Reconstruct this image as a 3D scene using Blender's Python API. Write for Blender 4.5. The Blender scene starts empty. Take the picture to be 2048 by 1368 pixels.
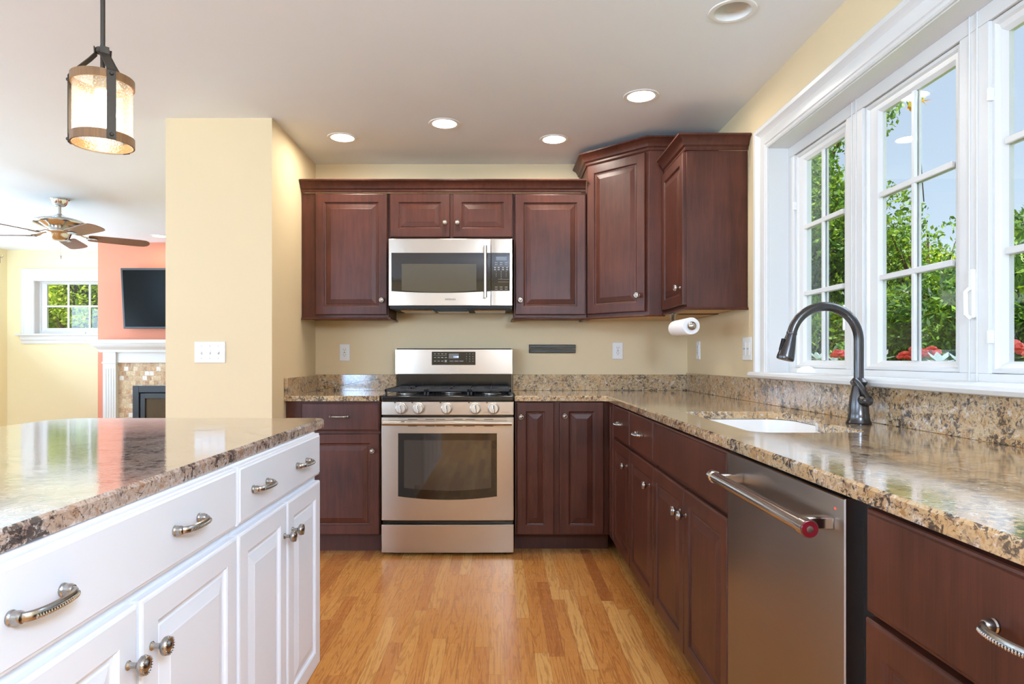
import bpy, math, random
import numpy as np
from mathutils import Vector, Matrix
from mathutils.geometry import tessellate_polygon
R = math.radians
PI = math.pi
random.seed(7)
SC = bpy.context.scene
COL = SC.collection

# ------------------------------------------------------------------ camera, world, sun, exposure
CAMZ = 1.13
cd = bpy.data.cameras.new('camera')
cam = bpy.data.objects.new('camera', cd); COL.objects.link(cam)
cam.location = (0, 0, CAMZ); cam.rotation_euler = (R(90), 0, 0)
cd.sensor_fit = 'HORIZONTAL'; cd.sensor_width = 36.0
cd.lens = 1300.0 / 2048.0 * 36.0
cd.shift_x = 26.0 / 2048; cd.shift_y = 33.0 / 2048
cd.clip_start = 0.02; cd.clip_end = 300
SC.camera = cam
SC.view_settings.view_transform = 'Standard'
SC.view_settings.look = 'None'
SC.view_settings.gamma = 1
SC.view_settings.use_curve_mapping = False
SC.view_settings.exposure = 0.74
SC.cycles.max_bounces = 10; SC.cycles.diffuse_bounces = 5; SC.cycles.glossy_bounces = 5
SC.cycles.transparent_max_bounces = 16; SC.cycles.transmission_bounces = 6
SC.cycles.sample_clamp_indirect = 6
SC.cycles.caustics_reflective = False; SC.cycles.caustics_refractive = False
SC.cycles.use_denoising = True
try: SC.cycles.denoiser = 'OPENIMAGEDENOISE'
except Exception: pass

w = bpy.data.worlds.new('sky'); SC.world = w; w.use_nodes = True
nt = w.node_tree; nt.nodes.clear()
wo = nt.nodes.new('ShaderNodeOutputWorld'); bg = nt.nodes.new('ShaderNodeBackground')
sky = nt.nodes.new('ShaderNodeTexSky'); sky.sky_type = 'NISHITA'
sky.sun_disc = False; sky.sun_elevation = R(66); sky.sun_rotation = R(215)
sky.air_density = 1.0; sky.dust_density = 2.2; sky.ozone_density = 1.0
bg.inputs['Strength'].default_value = 0.15
pale = nt.nodes.new('ShaderNodeMix'); pale.data_type = 'RGBA'; pale.inputs[0].default_value = .6
pale.inputs[7].default_value = (2.8, 3.4, 3.75, 1); nt.links.new(sky.outputs[0], pale.inputs[6]); nt.links.new(pale.outputs[2], bg.inputs[0]); nt.links.new(bg.outputs[0], wo.inputs[0])

def light(name, kind, loc, target, power, color=(1, 1, 1), **kw):
    d = bpy.data.lights.new(name, kind); d.energy = power; d.color = color
    for k, v in kw.items(): setattr(d, k, v)
    o = bpy.data.objects.new(name, d); COL.objects.link(o); o.location = loc
    v = Vector(target) - Vector(loc)
    o.rotation_euler = v.to_track_quat('-Z', 'Y').to_euler()
    return o
light('sun', 'SUN', (-2.2, -3.2, 10), (0, 0, 0), 7.0, (1, .95, .86), angle=R(1.0))
# added area lamps: daylight fill outside unseen rear and living room openings, above garden
light('rear_daylight_fill', 'AREA', (-3.85, -3.2, 1.45), (-2.0, 2, 6.8), 200, (.46, .68, 1), shape='RECTANGLE', size=3.0, size_y=1.7)
light('living_daylight_fill', 'AREA', (-6.15, 1.6, 1.45), (-2.5, 1.6, 7.0), 130, (.46, .68, 1), shape='RECTANGLE', size=3.0, size_y=1.7)
light('garden_daylight_fill', 'AREA', (-6.15, 5.6, 1.45), (-2, 5.6, 6.8), 105, (.56, .78, 1), shape='RECTANGLE', size=2.6, size_y=1.7)
light('sky_fill_lamp', 'AREA', (4.3, 2.2, 4.4), (-.3, 1.9, .7), 165, (.64, .79, 1), shape='RECTANGLE', size=3.2, size_y=3.2)  # added lamp high outside, imitates skylight through the sink window

# ------------------------------------------------------------------ materials
def lin(c):
    return tuple(((x / 255) / 12.92 if x / 255 <= .04045 else ((x / 255 + .055) / 1.055) ** 2.4) for x in c) + (1,)
class NT:
    def __init__(s, name):
        s.m = bpy.data.materials.new(name); s.m.use_nodes = True
        s.t = s.m.node_tree; s.t.nodes.clear()
        s.out = s.n('ShaderNodeOutputMaterial')
    def n(s, kind, **kw):
        o = s.t.nodes.new(kind)
        for k, v in kw.items(): setattr(o, k, v)
        return o
    def l(s, a, b): s.t.links.new(a, b)
    def set(s, sock, v):
        if isinstance(v, bpy.types.NodeSocket): s.l(v, sock)
        else: sock.default_value = v
    def math(s, op, a, b=0.0, c=None):
        o = s.n('ShaderNodeMath', operation=op); s.set(o.inputs[0], a); s.set(o.inputs[1], b)
        if c is not None: s.set(o.inputs[2], c)
        return o.outputs[0]
    def mix(s, f, a, b, mode='MIX'):
        o = s.n('ShaderNodeMix', data_type='RGBA', blend_type=mode)
        s.set(o.inputs[0], f); s.set(o.inputs[6], a); s.set(o.inputs[7], b); return o.outputs[2]
    def ramp(s, f, stops, interp='LINEAR'):
        o = s.n('ShaderNodeValToRGB'); s.l(f, o.inputs[0]); e = o.color_ramp.elements
        o.color_ramp.interpolation = interp
        e[0].position, e[0].color = stops[0]; e[1].position, e[1].color = stops[-1]
        for p, c in stops[1:-1]:
            x = e.new(p); x.color = c
        return o.outputs[0]
    def pos(s, scale=(1, 1, 1), rot=(0, 0, 0)):
        g = s.n('ShaderNodeNewGeometry'); m = s.n('ShaderNodeMapping')
        m.inputs['Scale'].default_value = scale; m.inputs['Rotation'].default_value = rot
        s.l(g.outputs['Position'], m.inputs[0]); return m.outputs[0]
    def noise(s, vec, scale, detail=3, rough=.5, dist=0.0):
        o = s.n('ShaderNodeTexNoise'); s.l(vec, o.inputs['Vector']); o.inputs['Scale'].default_value = scale
        o.inputs['Detail'].default_value = detail; o.inputs['Roughness'].default_value = rough
        o.inputs['Distortion'].default_value = dist; return o.outputs['Fac']
    def bsdf(s, col, rough=.5, metal=0.0, spec=.5, bump=None, bstr=.1, bdist=.01, **kw):
        b = s.n('ShaderNodeBsdfPrincipled')
        s.set(b.inputs['Base Color'], col); s.set(b.inputs['Roughness'], rough)
        s.set(b.inputs['Metallic'], metal); b.inputs['Specular IOR Level'].default_value = spec
        for k, v in kw.items(): s.set(b.inputs[k], v)
        if bump is not None:
            u = s.n('ShaderNodeBump'); u.inputs['Strength'].default_value = bstr; u.inputs['Distance'].default_value = bdist
            s.l(bump, u.inputs['Height']); s.l(u.outputs[0], b.inputs['Normal'])
        s.l(b.outputs[0], s.out.inputs[0]); return b

def plain(name, rgb, rough=.5, metal=0.0, spec=.5, nscale=0, namt=.04, **kw):
    t = NT(name)
    col = lin(rgb)
    if nscale:
        f = t.noise(t.pos(), nscale, 3)
        dark = tuple(c * (1 - namt) for c in col[:3]) + (1,); lite = tuple(min(1, c * (1 + namt)) for c in col[:3]) + (1,)
        col = t.mix(f, dark, lite)
    t.bsdf(col, rough, metal, spec, **kw); return t.m

def wall_mat(name, rgb):
    t = NT(name); v = t.pos()
    f = t.noise(v, 2.5, 2); col = lin(rgb)
    c = t.mix(f, tuple(x * .98 for x in col[:3]) + (1,), tuple(min(1, x * 1.015) for x in col[:3]) + (1,))
    t.bsdf(c, .62, 0, .3, bump=t.noise(v, 350, 2), bstr=.06, bdist=.002); return t.m

def wood_mat(name, dark, lite, rough=.3):
    t = NT(name)
    a = t.noise(t.pos((14, 14, 1.2)), 3.0, 5, .6, .4)
    b = t.noise(t.pos((1, 1, 1)), 3.5, 3)
    c = t.noise(t.pos((120, 120, 4)), 3.0, 2)
    f = t.math('ADD', t.math('MULTIPLY', a, .45), t.math('MULTIPLY', b, .55))
    f = t.math('ADD', f, t.math('MULTIPLY', t.math('SUBTRACT', c, .5), .25))
    col = t.ramp(f, [(.32, lin(dark)), (.68, lin(lite))])
    t.bsdf(col, rough, 0, .32, bump=c, bstr=.04, bdist=.001); return t.m

def granite_mat(name, cols, rough=.10, sc=1.0):
    t = NT(name); v = t.pos()
    warp = t.noise(v, 12 * sc, 3, .5, 0)
    n1 = t.noise(v, 48 * sc, 7, .72, .9)
    n2 = t.noise(t.pos((1, 1, 1.3)), 140 * sc, 4, .65, .2)
    n3 = t.noise(v, 9 * sc, 3, .55, .5)
    n4 = t.noise(t.pos((1, 1, 1), (0.5, .3, .9)), 75 * sc, 6, .75, .8)
    n5 = t.noise(t.pos((1, 1, 1), (1.5, .7, .2)), 62 * sc, 5, .7, .5)
    base = t.ramp(n1, [(.36, lin(cols[0])), (.46, lin(cols[1])), (.53, lin(cols[2])), (.62, lin(cols[3]))])
    base = t.mix(t.math('MULTIPLY', t.ramp(n3, [(.45, (0, 0, 0, 1)), (.6, (1, 1, 1, 1))]), .55), base, lin(cols[4]))
    base = t.mix(t.math('MULTIPLY', t.ramp(n5, [(.56, (0, 0, 0, 1)), (.62, (1, 1, 1, 1))]), .7), base, lin(cols[5]))
    dk = t.ramp(t.math('ADD', t.math('MULTIPLY', n4, .72), t.math('MULTIPLY', warp, .28)), [(.445, (1, 1, 1, 1)), (.475, (0, 0, 0, 1))])
    base = t.mix(t.math('MULTIPLY', dk, .88), base, lin((52, 46, 46)))
    sp = t.ramp(n2, [(.36, (1, 1, 1, 1)), (.40, (0, 0, 0, 1))])
    base = t.mix(t.math('MULTIPLY', sp, .75), base, lin((84, 70, 64)))
    b = t.bsdf(base, rough, 0, .55, bump=t.noise(t.pos((1, 1, 1)), 120, 3, .6), bstr=.03, bdist=.004, **{'Coat Weight': .7, 'Coat Roughness': .04, 'Coat IOR': 1.55})
    t.l(b.inputs['Normal'].links[0].from_socket, b.inputs['Coat Normal']); return t.m

def floor_mat():
    t = NT('oak_floor_strips'); g = t.n('ShaderNodeNewGeometry'); sx = t.n('ShaderNodeSeparateXYZ')
    t.l(g.outputs['Position'], sx.inputs[0]); X, Y = sx.outputs[0], sx.outputs[1]
    W, L = .0572, .82
    u = t.math('DIVIDE', t.math('ADD', X, 20.0), W); row = t.math('FLOOR', u)
    wn = t.n('ShaderNodeTexWhiteNoise', noise_dimensions='1D'); t.l(row, wn.inputs['W'])
    vv = t.math('ADD', t.math('DIVIDE', Y, L), t.math('MULTIPLY', wn.outputs['Value'], 17.3))
    # lengths vary: warp the coordinate a little per row
    idx = t.math('FLOOR', vv)
    cb = t.n('ShaderNodeCombineXYZ'); t.l(row, cb.inputs[0]); t.l(idx, cb.inputs[1])
    w2 = t.n('ShaderNodeTexWhiteNoise', noise_dimensions='3D'); t.l(cb.outputs[0], w2.inputs[0])
    r = w2.outputs['Value']
    base = t.ramp(r, [(0, lin((172, 104, 52))), (.10, lin((192, 122, 62))), (.32, lin((206, 138, 70))), (.75, lin((214, 150, 80))), (1, lin((226, 170, 100)))])
    # grain: shifted per plank, stretched along Y
    cb2 = t.n('ShaderNodeCombineXYZ')
    t.l(t.math('ADD', t.math('MULTIPLY', X, 26.0), t.math('MULTIPLY', r, 97.0)), cb2.inputs[0])
    t.l(t.math('ADD', t.math('MULTIPLY', Y, 1.7), t.math('MULTIPLY', r, 31.0)), cb2.inputs[1])
    gn = t.noise(cb2.outputs[0], 1.0, 3, .5, .5)
    rings = t.math('SINE', t.math('MULTIPLY', gn, 46.0))
    rings = t.math('MULTIPLY', t.math('ADD', rings, 1.0), .5)
    cb3 = t.n('ShaderNodeCombineXYZ'); t.l(t.math('MULTIPLY', X, 900.0), cb3.inputs[0]); t.l(t.math('MULTIPLY', Y, 22.0), cb3.inputs[1])
    fine = t.noise(cb3.outputs[0], 1.0, 2)
    col = t.mix(t.math('MULTIPLY', t.ramp(rings, [(.55, (0, 0, 0, 1)), (1, (1, 1, 1, 1))]), .48), base, lin((146, 80, 34)))
    col = t.mix(t.math('MULTIPLY', t.ramp(fine, [(.5, (0, 0, 0, 1)), (.8, (1, 1, 1, 1))]), .28), col, lin((142, 84, 40)))
    fu = t.math('FRACT', u); fv = t.math('FRACT', vv)
    e1 = t.math('LESS_THAN', t.math('MINIMUM', fu, t.math('SUBTRACT', 1.0, fu)), .014)
    e2 = t.math('LESS_THAN', t.math('MINIMUM', fv, t.math('SUBTRACT', 1.0, fv)), .0012)
    col = t.mix(t.math('MULTIPLY', t.math('MAXIMUM', e1, e2), .55), col, lin((110, 62, 28)))
    t.bsdf(col, t.math('ADD', .20, t.math('MULTIPLY', fine, .12)), 0, .5, bump=rings, bstr=.02, bdist=.001)
    return t.m

def steel_mat(name, rgb, rough=.27, horiz=True):
    t = NT(name)
    sc = (3, 3, 900) if horiz else (900, 900, 3)
    f = t.noise(t.pos(sc), 1.0, 2)
    big = t.noise(t.pos((3.0, 3.0, .7)), 1.4, 1)
    h = t.math('ADD', t.math('MULTIPLY', f, .02), big)
    t.bsdf(lin(rgb), t.math('ADD', rough - .05, t.math('MULTIPLY', f, .12)), 1.0, .5, bump=h, bstr=.12, bdist=.008); return t.m

def glass_mat(name, tint=(1, 1, 1), ref=1.0, bump=False):
    t = NT(name)
    tr = t.n('ShaderNodeBsdfTransparent'); tr.inputs[0].default_value = tint + (1,)
    gl = t.n('ShaderNodeBsdfGlossy'); gl.inputs['Roughness'].default_value = .01
    fr = t.n('ShaderNodeLayerWeight'); fr.inputs[0].default_value = .5
    f5 = t.math('ADD', t.math('MULTIPLY', t.math('POWER', fr.outputs['Facing'], 5.0), .9), .035)
    mx = t.n('ShaderNodeMixShader'); t.l(t.math('MULTIPLY', f5, ref), mx.inputs[0])
    t.l(tr.outputs[0], mx.inputs[1]); t.l(gl.outputs[0], mx.inputs[2])
    if bump:
        df = t.n('ShaderNodeBsdfTranslucent'); df.inputs[0].default_value = (1, .93, .85, 1)
        v = t.pos(); vo = t.n('ShaderNodeTexVoronoi'); t.l(v, vo.inputs['Vector']); vo.inputs['Scale'].default_value = 170
        sd = t.ramp(vo.outputs['Distance'], [(.18, (.42, .42, .42, 1)), (.32, (.10, .10, .10, 1))])
        m2 = t.n('ShaderNodeMixShader'); t.l(sd, m2.inputs[0]); t.l(mx.outputs[0], m2.inputs[1]); t.l(df.outputs[0], m2.inputs[2])
        bu = t.n('ShaderNodeBump'); bu.inputs['Strength'].default_value = .5; bu.inputs['Distance'].default_value = .002
        t.l(vo.outputs['Distance'], bu.inputs['Height']); t.l(bu.outputs[0], gl.inputs['Normal'])
        mx = m2
    t.l(mx.outputs[0], t.out.inputs[0]); return t.m

def emit_mat(name, rgb, strength):
    t = NT(name); e = t.n('ShaderNodeEmission'); e.inputs[0].default_value = lin(rgb); e.inputs[1].default_value = strength
    t.l(e.outputs[0], t.out.inputs[0]); return t.m

def leaf_mat(name, a, b, c, trans=.35):
    t = NT(name); g = t.n('ShaderNodeNewGeometry')
    col = t.ramp(g.outputs['Random Per Island'], [(0, lin(a)), (.5, lin(b)), (1, lin(c))])
    d = t.n('ShaderNodeBsdfPrincipled'); t.l(col, d.inputs['Base Color']); d.inputs['Roughness'].default_value = .5
    tr = t.n('ShaderNodeBsdfTranslucent'); t.l(t.mix(.5, col, lin((190, 220, 60))), tr.inputs[0])
    mx = t.n('ShaderNodeMixShader'); mx.inputs[0].default_value = trans
    t.l(d.outputs[0], mx.inputs[1]); t.l(tr.outputs[0], mx.inputs[2]); t.l(mx.outputs[0], t.out.inputs[0]); return t.m

def tile_mat():
    t = NT('tumbled_stone_mosaic'); g = t.n('ShaderNodeNewGeometry'); sx = t.n('ShaderNodeSeparateXYZ')
    t.l(g.outputs['Position'], sx.inputs[0])
    S = .052
    u = t.math('DIVIDE', t.math('ADD', sx.outputs[0], 20), S); v = t.math('DIVIDE', sx.outputs[2], S)
    rv = t.math('FLOOR', v); u = t.math('ADD', u, t.math('MULTIPLY', t.math('MODULO', rv, 2.0), .5))
    cb = t.n('ShaderNodeCombineXYZ'); t.l(t.math('FLOOR', u), cb.inputs[0]); t.l(rv, cb.inputs[1])
    wn = t.n('ShaderNodeTexWhiteNoise', noise_dimensions='3D'); t.l(cb.outputs[0], wn.inputs[0])
    col = t.ramp(wn.outputs['Value'], [(0, lin((176, 132, 96))), (.2, lin((205, 172, 130))), (.45, lin((222, 196, 152))), (.6, lin((198, 150, 104))), (.75, lin((228, 208, 175))), (.86, lin((244, 243, 240)))], 'CONSTANT')
    col = t.mix(.35, col, t.ramp(t.noise(t.pos(), 60, 4), [(.3, lin((150, 110, 80))), (.7, lin((245, 225, 195)))]))
    fu = t.math('FRACT', u); fv = t.math('FRACT', v)
    m = t.math('MINIMUM', t.math('MINIMUM', fu, t.math('SUBTRACT', 1.0, fu)), t.math('MINIMUM', fv, t.math('SUBTRACT', 1.0, fv)))
    gr = t.math('LESS_THAN', m, .04)
    col = t.mix(gr, col, lin((196, 178, 150)))
    t.bsdf(col, .5, 0, .4, bump=t.math('MINIMUM', m, .12), bstr=.6, bdist=.02); return t.m

WALL = wall_mat('yellow_wall_paint', (230, 208, 168))
WALLY = wall_mat('pale_yellow_wall_paint', (243, 230, 188))
CORAL = wall_mat('coral_wall_paint', (222, 140, 112))
CEIL = wall_mat('white_ceiling_paint', (240, 244, 249))
TRIM = plain('white_trim_paint', (222, 220, 217), .32, nscale=3, namt=.01)
WHITE = plain('white_cabinet_paint', (232, 235, 243), .34, nscale=4, namt=.01)
PLASTIC = plain('white_plastic', (238, 236, 232), .35, nscale=3, namt=.01)
CHERRY = wood_mat('cherry_stained_wood', (62, 32, 23), (94, 51, 38), .38)
CHERRYD = wood_mat('dark_stained_toe_kick', (64, 36, 28), (86, 50, 40), .45)
MAPLE = wood_mat('pale_cabinet_underside', (196, 158, 106), (214, 178, 126), .5)
GRAN = granite_mat('golden_granite', [(104, 94, 90), (176, 146, 110), (202, 176, 138), (168, 124, 78), (192, 146, 92), (216, 206, 194)], sc=.8)
GRANI = granite_mat('rose_grey_granite', [(104, 92, 90), (168, 142, 126), (192, 172, 158), (160, 124, 100), (178, 146, 122), (204, 196, 192)], sc=.75)
FLOOR = floor_mat()
STEEL = steel_mat('brushed_stainless_steel', (184, 172, 158), .3)
STEELD = steel_mat('satin_dark_stainless_steel', (150, 142, 138), .3)
CHROME = plain('bright_steel', (215, 212, 208), .14, 1.0, nscale=40, namt=.03)
NICKEL = plain('satin_nickel', (188, 182, 174), .24, 1.0, nscale=200, namt=.06)
KNOBM = plain('pewter_knob_metal', (168, 164, 160), .22, 1.0, nscale=300, namt=.15)
BRONZE = plain('gunmetal_bronze', (84, 82, 82), .24, .9, nscale=60, namt=.08)
IRON = plain('cast_iron', (38, 37, 38), .5, .2, nscale=80, namt=.1)
BLACK = plain('black_enamel', (20, 20, 21), .12, 0, .6, nscale=5, namt=.05)
BLACKG = plain('black_glass', (12, 12, 12), .03, 0, .8, nscale=5, namt=.05)
OVENG = plain('smoked_oven_glass', (52, 46, 40), .035, 0, 1.0, nscale=5, namt=.05)
DARK = plain('dark_gap_plastic', (16, 14, 14), .6, nscale=5, namt=.05)
GREY = plain('grey_print', (190, 190, 190), .5, nscale=5, namt=.02)
PORC = plain('white_porcelain', (240, 236, 232), .1, 0, .6, nscale=3, namt=.01)
PAPER = plain('paper_towel', (246, 242, 240), .9, 0, .1, nscale=400, namt=.05)
SLATE = plain('charcoal_metal', (62, 66, 70), .4, .3, nscale=50, namt=.05)
FIREG = plain('smoky_fire_glass', (70, 58, 46), .06, 0, .8, nscale=6, namt=.5)
TVF = plain('tv_bezel', (52, 54, 58), .3, nscale=5, namt=.03)
TVS = plain('tv_screen', (4, 4, 5), .22, 0, .12, nscale=5, namt=.03)
BLADE = wood_mat('walnut_fan_blade', (112, 76, 54), (150, 106, 76), .35)
RUSTIC = wood_mat('rustic_wood_ring', (92, 68, 48), (150, 112, 74), .5)
STRAP = plain('aged_iron_strap', (74, 68, 62), .45, .6, nscale=90, namt=.15)
RED = plain('dark_red_enamel', (110, 18, 28), .25, .3, nscale=20, namt=.05)
GLASS = glass_mat('window_glass')
SEEDED = glass_mat('seeded_lamp_glass', (1, .97, .94), 1.0, True)
LEDW = emit_mat('lit_lamp_lens', (255, 244, 225), 7.0)
BULB = emit_mat('lit_bulb', (255, 232, 190), 9.0)
CLOCK = emit_mat('clock_digits', (170, 185, 255), 2.2)
REDLED = emit_mat('red_led', (255, 60, 50), 2.0)
TILE = tile_mat()
BARK = wood_mat('tree_bark', (70, 52, 42), (110, 84, 66), .9)
GRASS = plain('lawn', (90, 120, 50), .9, nscale=8, namt=.4)
LEAFG = leaf_mat('broad_green_leaves', (40, 82, 22), (74, 122, 36), (140, 176, 60))
LEAFD = leaf_mat('evergreen_sprays', (24, 56, 20), (50, 94, 28), (112, 150, 42), .25)
LEAFY = leaf_mat('sun_toned_leaves', (88, 118, 30), (158, 176, 44), (222, 226, 96), .5)  # bright yellow-green: sunlight put into the leaf colour
LEAFO = leaf_mat('orange_leaves', (214, 110, 30), (240, 150, 50), (150, 90, 40), .4)
PETR = leaf_mat('red_petals', (216, 40, 30), (236, 70, 48), (250, 110, 84), .15)
PETW = leaf_mat('white_petals', (226, 238, 240), (240, 246, 248), (252, 252, 252), .15)

# ------------------------------------------------------------------ mesh tools
class MB:
    def __init__(s): s.v = []; s.f = []; s.mi = []; s.cur = 0
    def add(s, vs, fs):
        b = len(s.v); s.v += [tuple(p) for p in vs]
        for f in fs: s.f.append(tuple(b + i for i in f)); s.mi.append(s.cur)
        return s
    def box(s, x0, x1, y0, y1, z0, z1):
        if x0 > x1: x0, x1 = x1, x0
        if y0 > y1: y0, y1 = y1, y0
        if z0 > z1: z0, z1 = z1, z0
        return s.add([(x0, y0, z0), (x1, y0, z0), (x1, y1, z0), (x0, y1, z0), (x0, y0, z1), (x1, y0, z1), (x1, y1, z1), (x0, y1, z1)],
                     [(0, 3, 2, 1), (4, 5, 6, 7), (0, 1, 5, 4), (1, 2, 6, 5), (2, 3, 7, 6), (3, 0, 4, 7)])
    def rings(s, rings, cap0=True, cap1=True, closed=False):
        n = len(rings[0]); vs = [p for r in rings for p in r]; fs = []
        m = len(rings)
        for i in range(m if closed else m - 1):
            a = i * n; b = ((i + 1) % m) * n
            for j in range(n):
                k = (j + 1) % n; fs.append((a + j, a + k, b + k, b + j))
        if not closed:
            if cap0: fs.append(tuple(range(n - 1, -1, -1)))
            if cap1: fs.append(tuple((m - 1) * n + j for j in range(n)))
        return s.add(vs, fs)
    def lathe(s, prof, c=(0, 0, 0), axis='z', seg=24, sc=(1, 1), cap=True):
        # prof: (radius, height along axis)
        rg = []
        for r, h in prof:
            ring = []
            for j in range(seg):
                a = 2 * PI * j / seg; p, q = r * math.cos(a) * sc[0], r * math.sin(a) * sc[1]
                if axis == 'z': ring.append((c[0] + p, c[1] + q, c[2] + h))
                elif axis == 'y': ring.append((c[0] + p, c[1] + h, c[2] + q))
                else: ring.append((c[0] + h, c[1] + p, c[2] + q))
            rg.append(ring)
        return s.rings(rg, cap, cap)
    def tube(s, path, r, seg=10, sc=(1, 1), up=(0, 0, 1), cap=True):
        P = [Vector(p) for p in path]; n = len(P); rg = []
        rr = r if isinstance(r, (list, tuple)) else [r] * n
        d0 = (P[1] - P[0]).normalized(); u = Vector(up)
        if abs(d0.dot(u)) > .95: u = Vector((1, 0, 0))
        nrm = (u - d0 * u.dot(d0)).normalized()
        for i in range(n):
            d = (P[min(i + 1, n - 1)] - P[max(i - 1, 0)]).normalized()
            nrm = (nrm - d * nrm.dot(d)).normalized(); bn = d.cross(nrm)
            rg.append([tuple(P[i] + (nrm * math.cos(2 * PI * j / seg) * sc[0] + bn * math.sin(2 * PI * j / seg) * sc[1]) * rr[i]) for j in range(seg)])
        return s.rings(rg, cap, cap)
    def sweep(s, path, prof, mp, closed=False, capends=True):
        # path 2d points, prof list of (offset to the right-hand normal, height); mp(a,b,h)->xyz
        n = len(path); rg = []
        for i in range(n):
            P = Vector(path[i])
            dp = (P - Vector(path[i - 1])).normalized() if (i > 0 or closed) else None
            dn = (Vector(path[(i + 1) % n]) - P).normalized() if (i < n - 1 or closed) else None
            if dp is None: dp = dn
            if dn is None: dn = dp
            n1 = Vector((dp.y, -dp.x)); n2 = Vector((dn.y, -dn.x))
            m = (n1 + n2) / (1 + n1.dot(n2))
            rg.append([mp(P.x + m.x * o, P.y + m.y * o, h) for o, h in prof])
        return s.rings(rg, capends, capends, closed)
    def poly(s, outer, z0, z1, holes=(), ease=0.0):
        # vertical prism of a ccw outline with holes, top edge eased
        def off(pl, d):
            n = len(pl); r = []
            for i in range(n):
                a = Vector(pl[i - 1]); p = Vector(pl[i]); b = Vector(pl[(i + 1) % n])
                d1 = (p - a).normalized(); d2 = (b - p).normalized()
                n1 = Vector((d1.y, -d1.x)); n2 = Vector((d2.y, -d2.x)); m = (n1 + n2) / max(.3, 1 + n1.dot(n2))
                r.append((p.x + m.x * d, p.y + m.y * d))
            return r
        loops = [outer] + list(holes)
        e = ease
        tops = [off(l, -e) if e else l for l in loops]
        for l, tp in zip(loops, tops):
            lv = [(l, z0), (l, z1 - e), (tp, z1)] if e else [(l, z0), (l, z1)]
            s.rings([[(x, y, z) for x, y in pl] for pl, z in lv], False, False)
        for pls, z, flip in ((tops, z1, 0), (loops, z0, 1)):
            vv = [[Vector((x, y, 0)) for x, y in pl] for pl in pls]
            tris = tessellate_polygon(vv); flat = [(x, y, z) for pl in pls for x, y in pl]
            fs = []
            for t in tris:
                a, b, c = (Vector(flat[i]) for i in t)
                up = (b - a).cross(c - a).z > 0
                fs.append(tuple(t) if up != bool(flip) else tuple(reversed(t)))
            s.add(flat, fs)
        return s
    def xf(s, m):
        s.v = [tuple(m @ Vector(p)) for p in s.v]; return s
    def build(s, name, mat, parent=None, smooth=False, bev=0.0, loc=None, rot=None, seg=2, ang=35, recalc=True):
        me = bpy.data.meshes.new(name); me.from_pydata(s.v, [], s.f)
        for m in (mat if isinstance(mat, (list, tuple)) else [mat]): me.materials.append(m)
        if isinstance(mat, (list, tuple)): me.polygons.foreach_set('material_index', s.mi)
        if recalc:
            import bmesh
            b = bmesh.new(); b.from_mesh(me); bmesh.ops.remove_doubles(b, verts=b.verts, dist=1e-6)
            bmesh.ops.recalc_face_normals(b, faces=b.faces); b.to_mesh(me); b.free()
        if smooth:
            me.shade_smooth(); me.set_sharp_from_angle(angle=R(ang))
        me.update()
        o = bpy.data.objects.new(name, me); COL.objects.link(o)
        if parent: o.parent = parent
        if loc: o.location = loc
        if rot: o.rotation_euler = rot
        if bev:
            md = o.modifiers.new('edge', 'BEVEL'); md.width = bev; md.segments = seg; md.limit_method = 'ANGLE'; md.angle_limit = R(40)
            md.harden_normals = False
            if not smooth: me.shade_smooth(); me.set_sharp_from_angle(angle=R(30))
        return o
def tag(o, label=None, cat=None, group=None, kind=None):
    if label: o['label'] = label
    if cat: o['category'] = cat
    if group: o['group'] = group
    if kind: o['kind'] = kind
    return o
def thing(name, label, cat, loc=(0, 0, 0), rz=0, group=None, kind=None):
    o = bpy.data.objects.new(name, None); COL.objects.link(o); o.location = loc; o.rotation_euler = (0, 0, rz)
    o.empty_display_size = .05
    return tag(o, label, cat, group, kind)
def rect_loop(x0, x1, z0, z1, ins, y): return [(x0 + ins, y, z0 + ins), (x1 - ins, y, z0 + ins), (x1 - ins, y, z1 - ins), (x0 + ins, y, z1 - ins)]
def text_mb(txt, size, ext=.0004):
    c = bpy.data.curves.new('t', 'FONT'); c.body = txt; c.size = size; c.extrude = ext; c.align_x = 'CENTER'; c.align_y = 'CENTER'
    o = bpy.data.objects.new('t', c); COL.objects.link(o)
    dg = bpy.context.evaluated_depsgraph_get(); me = o.evaluated_get(dg).to_mesh()
    m = MB(); m.add([tuple(v.co) for v in me.vertices], [tuple(p.vertices) for p in me.polygons])
    o.evaluated_get(dg).to_mesh_clear(); bpy.data.objects.remove(o); bpy.data.curves.remove(c)
    return m
def text_front(txt, size, x, y, z):      # readable from -y
    return text_mb(txt, size).xf(Matrix.Translation((x, y, z)) @ Matrix.Rotation(R(90), 4, 'X'))

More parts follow.
